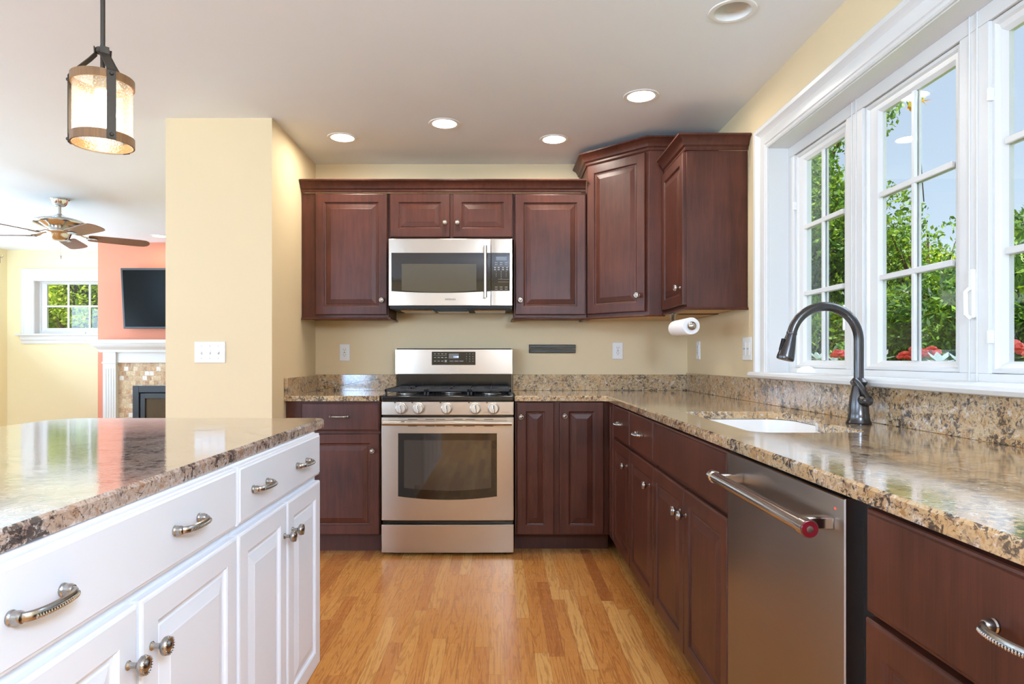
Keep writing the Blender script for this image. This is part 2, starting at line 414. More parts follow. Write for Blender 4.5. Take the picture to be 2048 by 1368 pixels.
# ------------------------------------------------------------------ cabinet pieces
def panel_door(x0, x1, z0, z1, rail=.058, t=.02):
    prof = [(0, 0), (0, -t + .005), (.002, -t + .0015), (.006, -t), (rail - .006, -t), (rail - .002, -t + .0025), (rail, -t + .007), (rail + .005, -t + .0085), (rail + .008, -t + .0085),
            (rail + .011, -t + .0065), (rail + .036, -t + .001), (rail + .039, -t)]
    if (x1 - x0) < 2 * rail + .09:
        k = max(.3, ((x1 - x0) / 2 - .012 - .012) / (rail + .039)); prof = [(a * k, b) for a, b in prof]
    return MB().rings([rect_loop(x0, x1, z0, z1, a, b) for a, b in prof])
def slab_front(x0, x1, z0, z1, t=.02):
    return MB().rings([rect_loop(x0, x1, z0, z1, a, b) for a, b in [(0, 0), (0, -t + .006), (.002, -t + .004), (.006, -t + .003), (.009, -t)]])
def knob_mb(x, z, y, k=1.0):
    pr = [(.0075, 0), (.0078, -.002), (.005, -.005), (.0045, -.012), (.006, -.016), (.011, -.019), (.0155, -.0225), (.0165, -.026), (.0155, -.030), (.013, -.0325),
          (.0118, -.0325), (.0105, -.0315), (.009, -.0325), (.006, -.0345), (.003, -.0353), (.0005, -.0355)]
    m = MB().lathe([(r * k, h * k) for r, h in pr], (x, y, z), 'y', 22)
    for i in range(20):                                         # beaded ring
        a = 2 * PI * i / 20
        m.lathe([(.0001, -.0338 * k), (.0011 * k, -.033 * k), (.0011 * k, -.032 * k)], (x + .0142 * k * math.cos(a), y, z + .0142 * k * math.sin(a)), 'y', 5)
    return m
def pull_mb(x, z, y, half=.048, out=.03):
    m = MB(); pts = []
    for i in range(17):
        a = PI * i / 16
        pts.append((x - half * math.cos(a), y - .010 - (out - .010) * math.sin(a) ** .75, z))
    m.tube(pts, .0058, 10, (1.15, .85))
    for sx in (-1, 1):
        m.lathe([(.0085, 0), (.009, -.003), (.0078, -.005), (.0082, -.012), (.0065, -.016), (.003, -.0175)], (x + sx * half, y, z), 'y', 14, (1.1, 1.1))
    for i in range(3, 14):                                      # twisted rope beads on the grip
        a = PI * i / 16
        for q in (0, .5):
            a2 = PI * (i + q) / 16
            px, py = x - half * math.cos(a2), y - .010 - (out - .010) * math.sin(a2) ** .75
            m.lathe([(.0002, -.0030), (.0021, -.0015), (.0021, .0005), (.0008, .002)], (px, py - .0050, z - .001), 'y', 6, (.7, 1.5))
    return m
def add_knob(par, x, z, y=-.02, k=1.0, mat=None): knob_mb(x, z, y, k).build('knob', mat or KNOBM, par, True)
def add_pull(par, x, z, y=-.02, mat=None, half=.048): pull_mb(x, z, y, half).build('pull_handle', mat or KNOBM, par, True)
def base_cabinet(name, label, loc, rz, W, D, wood, fronts, group=None, toe=.06, toemat=None, opentop=False, x0=0.0, cat='cabinet'):
    t = thing(name, label, cat, loc, rz, group)
    m = MB()
    if opentop:
        m.box(x0, x0 + .018, 0, D, .11, .884); m.box(W - .018, W, 0, D, .11, .884); m.box(x0, W, D - .01, D, .11, .884)
        m.box(x0, W, 0, D, .11, .13); m.box(x0, W, 0, .02, .66, .884); m.box(x0, W, 0, .02, .11, .15)
    else: m.box(x0, W, 0, D, .11, .884)
    m.build('carcass', wood, t, bev=.0015)
    MB().box(x0, W, toe, D, 0, .11).build('toe_kick', toemat or wood, t)
    for f in fronts:
        k, a, b, c, d = f[:5]
        if k == 'door':
            o = panel_door(a, b, c, d).build('door', wood, t, True, ang=5)
            if len(f) > 5 and f[5]: add_knob(o, f[5][0], f[5][1])
        else:
            o = slab_front(a, b, c, d).build('drawer' if k == 'drawer' else 'false_front', wood, t, True, ang=5)
            if len(f) > 5:
                for hx, hz in f[5]: add_pull(o, hx, hz)
    return t

# ------------------------------------------------------------------ room shell
RX, BY, CZ = 1.27, 4.383, 2.44
def struct(name, m, mat, parent=None, **kw):
    o = m.build(name, mat, parent, **kw)
    if not parent: o['kind'] = 'structure'
    return o
def wall_holes(u0, u1, z0, z1, holes, mp):
    us = sorted({u0, u1} | {h[0] for h in holes} | {h[1] for h in holes}); zs = sorted({z0, z1} | {h[2] for h in holes} | {h[3] for h in holes})
    m = MB()
    for a, b in zip(us, us[1:]):
        for c, d in zip(zs, zs[1:]):
            if any(h[0] <= a and b <= h[1] and h[2] <= c and d <= h[3] for h in holes): continue
            m.box(*mp(a, b), c, d)
    return m
struct('floor', MB().box(-6.1, 1.45, -3.15, 8.05, -.08, 0), FLOOR)
struct('wall_back', MB().box(-1.30, 1.45, BY, BY + .14, 0, CZ), WALL)
WIN = (1.285, 3.056, 1.035, 2.126)
struct('wall_right', wall_holes(-3.15, BY, 0, CZ, [WIN], lambda a, b: (RX, RX + .17, a, b)), WALL)
struct('wall_partition', MB().box(-1.817, -1.237, 3.542, BY + .14, 0, CZ), WALL)
struct('wall_inner', MB().box(-1.90, -1.817, BY + .14, 8.0, 0, CZ), WALLY)
LW = (-5.616, -4.66, 1.427, 2.075)
struct('wall_far', wall_holes(-6.1, -1.817, 0, CZ, [LW], lambda a, b: (a, b, 7.85, 8.02)), WALLY)
struct('wall_chimney', MB().box(-4.53, -2.2, 7.34, 7.85, 0, CZ), CORAL)
struct('wall_left', wall_holes(-3.15, 8.0, 0, CZ, [(.1, 3.1, .6, 2.3), (4.3, 6.9, .6, 2.3)], lambda a, b: (-6.1, -5.94, a, b)), WALLY)
struct('wall_rear', wall_holes(-6.1, 1.45, 0, CZ, [(-5.4, -2.3, .5, 2.3)], lambda a, b: (a, b, -3.15, -3.0)), WALL)
cans = [(-.928, 3.853), (-.304, 3.623), (.329, 3.884), (.709, 3.244), (.88, 2.45), (-3.63, 6.95)]
circ = lambda cx, cy, r, n=28: [(cx + r * math.cos(-2 * PI * i / n), cy + r * math.sin(-2 * PI * i / n)) for i in range(n)]
cm = MB(); cm.poly([(-6.1, -3.15), (1.45, -3.15), (1.45, 8.05), (-6.1, 8.05)], CZ, CZ + .02, [circ(x, y, .068) for x, y in cans])
struct('ceiling', cm, CEIL)

# recessed lights
for i, (x, y) in enumerate(cans):
    lab = ['lit recessed ceiling light between the partition wall and the wall cabinets', 'lit recessed ceiling light above the range, the middle one of the row',
           'lit recessed ceiling light beside the tall corner cabinet', 'lit recessed ceiling light close to the window wall, largest of the lit ones',
           'unlit recessed ceiling light with its bulb and baffle showing', 'lit recessed living room ceiling light by the coral chimney wall'][i]
    t = thing('recessed_light', lab, 'ceiling light', (x, y, CZ), 0, 'recessed ceiling lights')
    MB().lathe([(.0665, .0), (.067, -.003), (.078, -.005), (.086, -.004), (.088, -.0005)], seg=40, cap=False).build('trim_ring', PLASTIC, t, True)
    if i == 4:
        m = MB(); m.lathe([(.0665, .0), (.060, .05), (.058, .085)], seg=36, cap=False).build('baffle', PLASTIC, t, True)
        MB().lathe([(.058, .115), (.058, .084), (.050, .083), (.050, .10)], seg=36).build('socket_housing', NICKEL, t, True)
        MB().lathe([(.0005, .066), (.03, .069), (.046, .078), (.048, .086), (.030, .11), (.0005, .11)], seg=32).build('bulb', GREY, t, True)
    else:
        MB().lathe([(.0665, 0), (.0655, .02)], seg=36, cap=False).build('baffle', PLASTIC, t, True)
        MB().lathe([(.0655, .004), (.0655, .020), (.0005, .020), (.0005, .004)], seg=36, cap=False).build('lens', LEDW, t, True)
        ld = bpy.data.lights.new('lamp_beam', 'AREA'); ld.shape = 'DISK'; ld.size = .12; ld.energy = 3.2; ld.color = (1, .93, .82)
        lo = bpy.data.objects.new('lamp_beam', ld); COL.objects.link(lo); lo.parent = t; lo.location = (0, 0, .001)

# ------------------------------------------------------------------ base cabinets, back run
FY = 3.765
base_cabinet('base_cabinet', 'dark cherry base cabinet with one drawer over one door beside the range', (-1.232, FY, 0), 0, .547, .615, CHERRY,
             [('drawer', .088, .543, .712, .876, [(.312, .795)]), ('door', .088, .543, .114, .695, (.505, .60))], toemat=CHERRYD)
base_cabinet('base_cabinet', 'dark cherry base cabinet with two full height doors between the range and the corner', (.092, FY, 0), 0, .556, .615, CHERRY,
             [('door', .010, .226, .114, .878, (.035, .795)), ('door', .257, .513, .114, .878, (.285, .80))], toemat=CHERRYD, toe=.10)
# right run (local x runs towards the viewer)
FX = .652
def right_cab(label, y_far, y_near, fronts, **kw):
    return base_cabinet('base_cabinet', label, (FX, y_far, 0), R(-90), y_far - y_near, .612, CHERRY, fronts, toemat=CHERRYD, **kw)
right_cab('very narrow dark cherry corner cabinet with a slim panel door', 3.744, 3.600, [('door', .022, .142, .114, .876)])
right_cab('dark cherry cabinet with a single drawer over a door, next to the corner', 3.597, 3.154, [('drawer', .003, .440, .700, .872, [(.22, .79)]), ('door', .003, .440, .112, .684, (.395, .60))])
right_cab('dark cherry cabinet with a single drawer over a door, adjoining the sink cabinet', 3.151, 2.671, [('drawer', .003, .477, .700, .872, [(.24, .79)]), ('door', .003, .477, .112, .684, (.43, .60))])
right_cab('wide dark cherry sink cabinet with blank front panel over a pair of doors', 2.668, 1.800,
          [('false', .003, .865, .700, .872), ('door', .003, .438, .112, .684, (.405, .60)), ('door', .443, .865, .112, .684, (.476, .60))], opentop=True)
right_cab('dark cherry cabinet with a wide drawer on the near side of the dishwasher', 1.128, .43, [('drawer', .004, .694, .694, .872, [(.349, .79)]), ('door', .004, .346, .112, .684, (.315, .60)), ('door', .352, .694, .112, .684, (.385, .60))])

# ------------------------------------------------------------------ countertops
def arc(cx, cy, r, a0, a1, n=8): return [(cx + r * math.cos(R(a0 + (a1 - a0) * i / n)), cy + r * math.sin(R(a0 + (a1 - a0) * i / n))) for i in range(n + 1)]
CT = thing('countertop', 'golden granite countertop running from the range round the corner along the window wall', 'countertop', (0, 0, 0))
outer = [(.62, .40), (1.268, .40), (1.268, 4.381), (.090, 4.381), (.090, 3.735)] + arc(.585, 3.70, .035, 90, 0, 5)
# sink cut-out: soft corners and a tongue of stone under the faucet (clockwise)
hole = []
def rc(cx, cy, r, a0, a1): hole.extend(arc(cx, cy, r, a0, a1, 7))
rc(.805, 1.95, .06, 270, 180); rc(.815, 2.565, .07, 180, 90); rc(1.06, 2.535, .10, 90, 0)
hole += [(1.16, 2.42), (1.155, 2.31), (1.125, 2.265), (1.09, 2.24), (1.075, 2.19), (1.075, 2.12), (1.085, 2.04)]
rc(1.02, 1.95, .06, 0, -90)
CM = MB().poly(outer, .885, .915, [hole], .005)
CM.build('slab', GRAN, CT, recalc=False)
m = MB(); m.box(.092, 1.268, 4.363, 4.381, .915, 1.022); m.box(1.257, 1.2685, .40, 4.363, .915, 1.034); m.build('backsplash', GRAN, CT, bev=.002)
CL = thing('countertop', 'short golden granite countertop between the partition wall and the range', 'countertop', (0, 0, 0))
MB().poly([(-1.235, 3.735), (-.688, 3.735), (-.688, 4.381), (-1.235, 4.381)], .885, .915, (), .004).build('slab', GRAN, CL, recalc=False)
m = MB(); m.box(-1.235, -.688, 4.363, 4.381, .915, 1.022); m.box(-1.235, -1.215, 3.737, 4.363, .915, 1.018); m.build('backsplash', GRAN, CL, bev=.002)

# sink
SK = thing('kitchen_sink', 'white undermount sink set into the granite in front of the window', 'sink', (.92, 2.27, .72))
hc = [(x - .92, y - 2.27) for x, y in hole]
def grow(k, z): return [(x * k, y * k, z) for x, y in hc]
MB().rings([grow(1.025, .163), grow(1.004, .163), grow(1.0, .155), grow(.985, .12), grow(.95, .02), grow(.88, .0), grow(.25, -.008), grow(.10, -.012)][::-1], True, False).build('basin', PORC, SK, True, recalc=False, ang=50)
MB().lathe([(.045, -.010), (.045, -.004), (.036, -.004), (.034, -.008), (.0005, -.009)], seg=28).build('drain', CHROME, SK, True)
MB().box(.126, .132, -.315, -.28, .125, .137).build('maker_badge', GREY, SK)

# faucet
FC = thing('kitchen_faucet', 'dark gunmetal gooseneck pull-down faucet behind the sink', 'faucet', (1.19, 2.15, .915), 0)
MB().lathe([(.038, 0), (.039, .004), (.035, .012), (.032, .024), (.0325, .03), (.031, .034), (.030, .06), (.0265, .09), (.021, .118), (.0195, .125), (.024, .130), (.026, .138), (.021, .145), (.0175, .150)], seg=30).build('body', BRONZE, FC, True)
pts = [(0, 0, .145), (0, 0, .20), (0, 0, .275)]
Rr = .112
for i in range(1, 25):
    a = R(180 * i / 24 * .93); pts.append((-Rr + Rr * math.cos(a), 0, .275 + Rr * math.sin(a)))
MB().tube(pts, .0152, 16).build('spout', BRONZE, FC, True)
e = Vector(pts[-1]); d = Vector((-.26, 0, -1)).normalized()
hp = [(.0155, -.004), (.0165, 0), (.0165, .004), (.0155, .006), (.018, .02), (.023, .05), (.027, .078), (.028, .088), (.026, .092), (.0005, .092)]
mh = MB().lathe([(r, h) for r, h in hp], seg=24)
q = Vector((0, 0, 1)).rotation_difference(d).to_matrix().to_4x4()
hd = mh.xf(Matrix.Translation(e) @ q).build('spray_head', BRONZE, FC, True)
MB().box(.0195, .0265, -.006, .006, .025, .065).xf(Matrix.Translation(e) @ q).build('spray_button', BLACK, hd, bev=.001)
MB().lathe([(.019, 0), (.021, -.012), (.019, -.03), (.016, -.036), (.0165, -.042), (.012, -.048), (.0005, -.05)], (0.004, -.008, .078), 'y', 20).build('valve_hub', BRONZE, FC, True)
MB().tube([(.004, -.05, .080), (-.004, -.052, .098), (-.016, -.050, .118), (-.030, -.046, .138), (-.040, -.044, .146), (-.044, -.043, .147)], [.006, .0065, .007, .008, .009, .004], 12, (1.25, .75)).build('lever', BRONZE, FC, True)

# ------------------------------------------------------------------ dishwasher
DW = thing('dishwasher', 'stainless steel dishwasher with a towel bar handle under the window counter', 'dishwasher', (FX, 1.793, 0), R(-90))
MB().box(0.0, .655, .012, .60, .09, .872).build('tub_housing', DARK, DW)
MB().box(0.01, .645, .05, .60, 0, .09).build('kick_plate', DARK, DW)
MB().rings([rect_loop(.003, .609, .11, .874, a, b) for a, b in [(0, .012), (0, -.020), (.002, -.0225), (.004, -.023)]]).build('door_panel', STEELD, DW, True, ang=20)
h = MB().tube([(.085, -.088, .82), (.605, -.088, .82)], .0142, 24).build('handle', CHROME, DW, True)
MB().tube([(.075, -.088, .82), (.093, -.088, .82)], .0165, 24).build('end_cap', CHROME, h, True)
MB().tube([(.590, -.088, .82), (.612, -.088, .82)], .0168, 24).build('end_cap', CHROME, h, True)
mm = MB().lathe([(.0150, .6125), (.0148, .6145), (.008, .6145), (.0005, .6148)], (0, -.088, .82), 'x', 24).build('medallion', RED, h, True)
MB().lathe([(.0065, .6140), (.0062, .6155), (.003, .616), (.0005, .616)], (0, -.088, .82), 'x', 18).build('emblem', NICKEL, mm, True)
for xx in (.108, .562):
    MB().box(xx - .011, xx + .011, -.088, -.022, .808, .832).build('handle_bracket', CHROME, DW, bev=.003)
MB().lathe([(.0022, -.0232), (.0022, -.0242), (.0003, -.0243)], (.578, 0, .850), 'y', 10).build('indicator_light', REDLED, DW)

# ------------------------------------------------------------------ range
RG = thing('gas_range', 'stainless steel gas range with five knobs and an oven window', 'stove', (-.294, 3.714, 0), 0)
HW = .379
def front(x0, x1, z0, z1, y=0.0, t=.03, bulge=.006, n=14):
    # slightly bowed sheet steel front, curling back at both ends
    rings = []
    for i in range(n + 1):
        u = -1 + 2 * i / n; x = x0 + (x1 - x0) * (i / n)
        yy = y - bulge * (1 - abs(u) ** 4) + bulge
        rings.append([(x, yy, z0), (x, yy, z1), (x, y + t, z1), (x, y + t, z0)])
    return MB().rings(rings)
MB().box(-HW + .004, HW - .004, .032, .645, .03, .885).build('oven_body', BLACK, RG)
for sx in (-1, 1):
    for yy in (.07, .60): MB().lathe([(.016, 0), (.014, .03)], (sx * .33, yy, 0), 'z', 12).build('foot', BLACK, RG)
front(-HW, HW, .018, .179).build('storage_drawer', STEEL, RG, True, bev=.003)
od = front(-HW, HW, .203, .794).build('oven_door', STEEL, RG, True, bev=.003)
# oven window with a bowed lower edge
def bowed(x0, x1, z0, z1, y, sag, t=.004, n=20, top=0):
    lo = [(x0 + (x1 - x0) * i / n, y, z0 - sag * (1 - (2 * i / n - 1) ** 2)) for i in range(n + 1)]
    hi = [(x1 - (x1 - x0) * i / n, y, z1 + top * (1 - (2 * i / n - 1) ** 2)) for i in range(n + 1)]
    a = lo + hi; return MB().rings([a, [(p[0], p[1] + t, p[2]) for p in a]])
ow = bowed(-.282, .282, .343, .703, -.0035, .020, .006).build('oven_window', BLACKG, od)
bowed(-.248, .250, .392, .663, -.0042, .016, .003).build('window_glass', OVENG, ow)
hb = MB().tube([(-.366, -.045, .764), (.366, -.045, .764)], .0125, 20).build('handle', STEEL, od, True)
for sx in (-1, 1): MB().box(sx * .352 - .012, sx * .352 + .012, -.045, .004, .754, .774).build('handle_bracket', STEEL, hb, bev=.003)
for x in (-.20, -.10, -.04, .06, .13, .235):
    for z in (.782, .744): MB().box(x - .026, x + .026, -.0012, .002, z - .0016, z + .0016).build('vent_slot', DARK, od)
cp = front(-HW, HW, .806, .884, .0).build('control_panel', STEEL, RG, True, bev=.003)
for x in (-.264, -.165, -.004, .1594, .2626):
    k = MB().lathe([(.033, -.004), (.0335, -.012), (.031, -.016), (.029, -.017), (.027, -.028), (.0245, -.031), (.0005, -.0315)], (x, 0, .845), 'y', 28).build('burner_knob', plain('knob_silver', (226, 222, 214), .25, .6, nscale=20) if 'knob_silver' not in bpy.data.materials else bpy.data.materials['knob_silver'], RG, True)
    MB().box(x - .0075, x + .0075, -.046, -.029, .819, .867).build('grip', bpy.data.materials['knob_silver'], k, bev=.005)
    MB().box(x - .0022, x + .0022, -.0472, -.046, .845, .864).build('pointer_mark', SLATE, k)
    m = MB(); m.lathe([(.004, 0), (.004, -.0012)], (x - .037, -.0002, .878), 'y', 8); m.build('burner_icon', DARK, RG)
for a_, b_, z_ in ((.205, .235, .822), (.305, .352, .822)): MB().box(a_, b_, -.0008, .002, z_, z_ + .0012).build('printed_text', SLATE, RG)
MB().box(-HW, HW, -.002, .60, .886, .916).build('cooktop', BLACK, RG, bev=.007, seg=3)
for x, y, r in ((-.25, .15, .045), (-.25, .44, .036), (0, .29, .05), (.25, .15, .045), (.25, .44, .036)):
    b = MB().lathe([(r + .012, .916), (r + .010, .922), (r, .924), (r, .930), (r - .006, .934), (.0005, .935)], (x, y, 0), seg=26).build('burner', IRON, RG, True)
    MB().lathe([(r + .006, .9205), (r + .013, .9205), (r + .013, .9235), (r + .006, .9235)], (x, y, 0), seg=26, cap=False).build('burner_ring', NICKEL, b, True)
for gx0, gx1 in ((-.365, -.128), (-.122, .122), (.128, .365)):
    m = MB(); z0, z1 = .938, .954; a, b = .035, .545
    for x in (gx0 + .006, gx1 - .006): m.box(x - .007, x + .007, a, b, z0, z1)
    for y in (a + .007, b - .007, (a + b) / 2): m.box(gx0, gx1, y - .007, y + .007, z0, z1)
    cx = (gx0 + gx1) / 2
    m.box(cx - .005, cx + .005, a, a + .10, z0, z1 + .002); m.box(cx - .005, cx + .005, b - .10, b, z0, z1 + .002); m.box(cx - .005, cx + .005, .215, .365, z0, z1 + .002)
    for y in (.15, .43):
        m.box(gx0, gx0 + .075, y - .005, y + .005, z0, z1 + .002); m.box(gx1 - .075, gx1, y - .005, y + .005, z0, z1 + .002)
    for x in (gx0 + .006, gx1 - .006):
        for y in (a + .01, b - .01): m.box(x - .006, x + .006, y - .006, y + .006, .916, z0)
    m.build('grate', IRON, RG, bev=.003)
MB().rings([[(x, .535, 1.030), (x, .530, 1.195), (x, .64, 1.195), (x, .64, .90), (x, .585, .90), (x, .585, 1.030)] for x in (-HW + .004, HW - .004)]).build('backguard_support', BLACK, RG, bev=.003)
bgp = front(-.3835, .3835, 1.028, 1.190, .512, .025, .008).build('backguard_panel', STEEL, RG, True, bev=.002)
dp = MB().box(-.143, .141, .5095, .5125, 1.088, 1.174).build('display_panel', SLATE if False else BLACK, RG, bev=.0006)
MB().box(-.032, .032, .5085, .510, 1.130, 1.162).build('clock_window', plain('lcd_grey', (120, 118, 112), .3, nscale=5), dp)
text_front('12:08', .016, .014, .508, 1.140).build('clock_digits', CLOCK, dp, recalc=False)
m = MB()
for r, z in enumerate((1.160, 1.143, 1.127, 1.112)):
    for c, x in enumerate((.083, .104, .125)):
        tx = ['123', '456', '789', '*0#'][r][c]
        mm_ = text_front(tx, .009, x, .509, z); m.add(mm_.v, mm_.f)
m.build('keypad_digits', GREY, dp, recalc=False)
m = MB()
for x in (-.122, -.098, -.075, -.052):
    for z in (1.160, 1.1355, 1.113): m.box(x - .007, x + .007, .509, .5095, z - .0015, z + .0015)
for x in (-.015, .018, .050): m.box(x - .013, x + .013, .509, .5095, 1.1115, 1.1145)
m.box(-.134, -.045, .509, .5095, 1.1475, 1.1483); m.box(-.058, -.046, .509, .5095, 1.106, 1.120)
m.build('button_labels', GREY, dp)
text_front('SAMSUNG', .0155, 0, .5105, 1.058).build('logo', GREY, RG, recalc=False)

# ------------------------------------------------------------------ microwave
MW = thing('microwave_oven', 'stainless over-the-range microwave with black glass door', 'microwave', (-.296, 3.965, 1.4525), 0)
MB().box(-.376, .376, .03, .416, -.012, .406).build('housing', BLACK, MW)
d = front(-.3785, .246, 0, .4085, 0, .028, .006).build('door', STEEL, MW, True, bev=.002)
pc = front(.2475, .3785, 0, .4085, .002, .028, .003).build('control_side', STEEL, MW, True, bev=.002)
g = bowed(-.360, .245, .088, .322, -.0025, .010, .006).build('door_glass', BLACKG, d)
bowed(-.297, .158, .093, .254, -.0032, .010, .004).build('inner_window', plain('mesh_window', (74, 70, 58), .12, 0, .7, nscale=5), g)
h = MB().tube([(.214, -.040, .045), (.214, -.040, .360)], .0105, 16).build('handle', CHROME, d, True)
for z in (.062, .343): MB().box(.206, .222, -.040, .002, z - .009, z + .009).build('handle_bracket', CHROME, h, bev=.002)
cpn = MB().rings([rect_loop(.249, .362, .090, .322, a, b) for a, b in [(0, .004), (0, -.001), (.002, -.0025)]]).build('keypad_panel', BLACKG, pc)
MB().box(.278, .343, -.0036, -.002, .276, .298).build('display', plain('lcd_blue_grey', (112, 120, 132), .3, nscale=5), cpn)
m = MB()
for c, x in enumerate((.279, .309, .340)):
    for z in (.262, .250, .113, .100): m.box(x - .008, x + .008, -.0032, -.002, z - .001, z + .001)
    for r, z in enumerate((.206, .192, .179)):
        t_ = text_front(['123', '456', '789'][r][c], .0085, x, -.003, z); m.add(t_.v, t_.f)
for x in (.272, .294, .320, .345):
    for z in (.231, .219): m.box(x - .006, x + .006, -.0032, -.002, z - .002, z + .002)
m.box(.262, .358, -.0032, -.002, .2395, .2402); m.box(.29, .358, -.0032, -.002, .160, .1607); m.box(.29, .358, -.0032, -.002, .144, .1447)
t_ = text_front('0', .0085, .309, -.003, .166); m.add(t_.v, t_.f)
m.build('keypad_labels', GREY, cpn, recalc=False)
text_front('SAMSUNG', .0145, 0, -.002, .038).build('logo', SLATE, MW, recalc=False)
m = MB(); m.box(-.37, .37, .01, .40, -.018, 0); m.box(-.10, .10, .02, .09, -.030, -.018); m.build('underside_vent', DARK, MW)
for x in (-.22, .0, .24): MB().rings([[(x - .1, .10, -.019), (x + .1, .10, -.019), (x + .1, .34, -.019), (x - .1, .34, -.019)], [(x - .096, .104, -.026), (x + .096, .104, -.026), (x + .096, .336, -.026), (x - .096, .336, -.026)]]).build('grease_filter', NICKEL, MW)

# ------------------------------------------------------------------ wall cabinets
def wall_cabinet(label, x0, x1, z0, z1, doors, frontY=4.07):
    t = thing('wall_cabinet', label, 'cabinet', (x0, frontY, z0), 0)
    W, H = x1 - x0, z1 - z0
    MB().box(0, W, 0, BY - .003 - frontY, 0, H).build('carcass', CHERRY, t, bev=.0015)
    for a, b, c, d, kx, kz in doors:
        o = panel_door(a - x0, b - x0, c - z0, d - z0).build('door', CHERRY, t, True, ang=5)
        add_knob(o, kx - x0, kz - z0, k=1.0, mat=NICKEL)
    return t, W
t, W = wall_cabinet('tall cherry wall cabinet with one door, touching the partition wall', -1.234, -.691, 1.385, 2.166, [(-1.145, -.698, 1.402, 2.158, -.728, 1.492)])
RAIL = [(0, 0), (.012, 0), (.016, .004), (.012, .008), (.010, .014), (0, .014)]
m = MB(); m.sweep([(0, 0), (W, 0), (W, .30)], [(o, h - .012) for o, h in RAIL], lambda a, b, h: (a, b, h)); m.build('light_rail', CHERRY, t, True, ang=30)
t, W = wall_cabinet('short cherry wall cabinet with two doors above the microwave', -.690, .093, 1.873, 2.166, [(-.680, -.306, 1.885, 2.158, -.335, 1.973), (-.287, .084, 1.885, 2.158, -.258, 1.973)])
t, W = wall_cabinet('tall cherry wall cabinet with one door between the microwave and the corner cabinet', .094, .548, 1.385, 2.166, [(.101, .541, 1.402, 2.155, .132, 1.492)])
m = MB(); m.sweep([(0, .30), (0, 0), (W, 0)], [(o, h - .012) for o, h in RAIL], lambda a, b, h: (a, b, h)); m.build('light_rail', CHERRY, t, True, ang=30)
CROWN = [(0, 0), (.006, 0), (.010, .006), (.010, .016), (.014, .020), (.020, .024), (.024, .036), (.034, .052), (.050, .062), (.054, .064), (.054, .072), (0, .072)]
o = MB().sweep([(-1.232, 4.062), (.540, 4.062)], [(a, b + 2.166) for a, b in CROWN], lambda a, b, h: (a, b, h)).build('crown_molding', CHERRY, smooth=True, ang=30)
tag(o, 'long cherry crown molding running over the three cabinets above range and microwave', 'molding')
# corner cabinet
CC = thing('corner_wall_cabinet', 'tallest cherry wall cabinet, set diagonally across the corner', 'cabinet', (.552, 4.06, 1.385), 0)
foot = [(.552, 4.06), (.867, 3.756), (.958, 3.756), (1.267, 3.756), (1.267, 4.380), (.552, 4.380)]
MB().poly([(x - .552, y - 4.06) for x, y in foot], 0, .958).build('carcass', CHERRY, CC, bev=.0015)
MB().poly([(x - .552, y - 4.06) for x, y in [(.60, 4.06), (.875, 3.79), (1.25, 3.79), (1.25, 4.37), (.60, 4.37)]], -.002, 0).build('bottom_panel', MAPLE, CC)
ang = math.atan2(3.756 - 4.06, .867 - .552); L = math.hypot(.315, .304)
dh = bpy.data.objects.new('door', None)
dm = panel_door(.010, L - .018, .018, .938)
dm.xf(Matrix.Rotation(ang, 4, 'Z')); do = dm.build('door', CHERRY, CC, True, ang=5)
km = knob_mb(L - .055, .112, -.02, 1.0).xf(Matrix.Rotation(ang, 4, 'Z')); km.build('knob', NICKEL, do, True)
m = MB(); m.sweep([(-.001, .30), (-.001, 0), (.315, -.304), (.405, -.304)], [(o_, h_ - .012) for o_, h_ in RAIL], lambda a, b, h: (a, b, h)); m.build('light_rail', CHERRY, CC, True, ang=30)
m = MB(); m.sweep([(-.001, .32), (-.001, 0.002), (.315, -.302), (.715, -.302)], [(a, .945 + b) for a, b in CROWN], lambda a, b, h: (a, b, h)); m.build('crown_molding', CHERRY, CC, True, ang=30)
# right wall cabinet
WC = thing('wall_cabinet', 'cherry wall cabinet on the window wall showing its plain side panel', 'cabinet', (.957, 3.752, 1.390), R(-90))
MB().box(0, .437, 0, .310, 0, .80).build('carcass', CHERRY, WC, bev=.0015)
MB().box(.02, .42, .02, .29, -.002, 0).build('bottom_panel', MAPLE, WC)
o = panel_door(.006, .430, .015, .795).build('door', CHERRY, WC, True, ang=5); add_knob(o, .395, .105, mat=NICKEL)
m = MB(); m.sweep([(0, 0), (.437, 0), (.437, .309)], [(o_, h_ - .012) for o_, h_ in RAIL], lambda a, b, h: (a, b, h)); m.build('light_rail', CHERRY, WC, True, ang=30)
m = MB(); m.sweep([(.03, -.002), (.439, -.002), (.439, .309)], [(a, .80 + b) for a, b in CROWN], lambda a, b, h: (a, b, h)); m.build('crown_molding', CHERRY, WC, True, ang=30)

# paper towel
PH = thing('paper_towel_holder', 'steel paper towel holder fixed under the cabinet on the window wall', 'holder', (.975, 3.44, 1.295))
MB().tube([(0, .20, 0), (0, -.155, 0)], .006, 12).build('rod', NICKEL, PH, True)
MB().lathe([(.0005, -.176), (.012, -.173), (.020, -.164), (.0225, -.155), (.020, -.150), (.006, -.149)], (0, 0, 0), 'y', 24).build('ball_end', NICKEL, PH, True)
MB().tube([(0, .20, 0), (0, .195, .02), (-.010, .17, .06), (-.016, .15, .085)], .0075, 10, (2.0, .5)).build('arm', NICKEL, PH, True)
MB().box(-.034, .006, .10, .19, .078, .0815).build('mounting_plate', NICKEL, PH, bev=.001)
PT = MB().lathe([(.018, -.145), (.0425, -.145), (.0435, -.14), (.0435, .135), (.0425, .14), (.018, .14)], (0, 0, 0), 'y', 36)
PT.rings([[(p[0], p[1], p[2])] for p in []]) if False else None
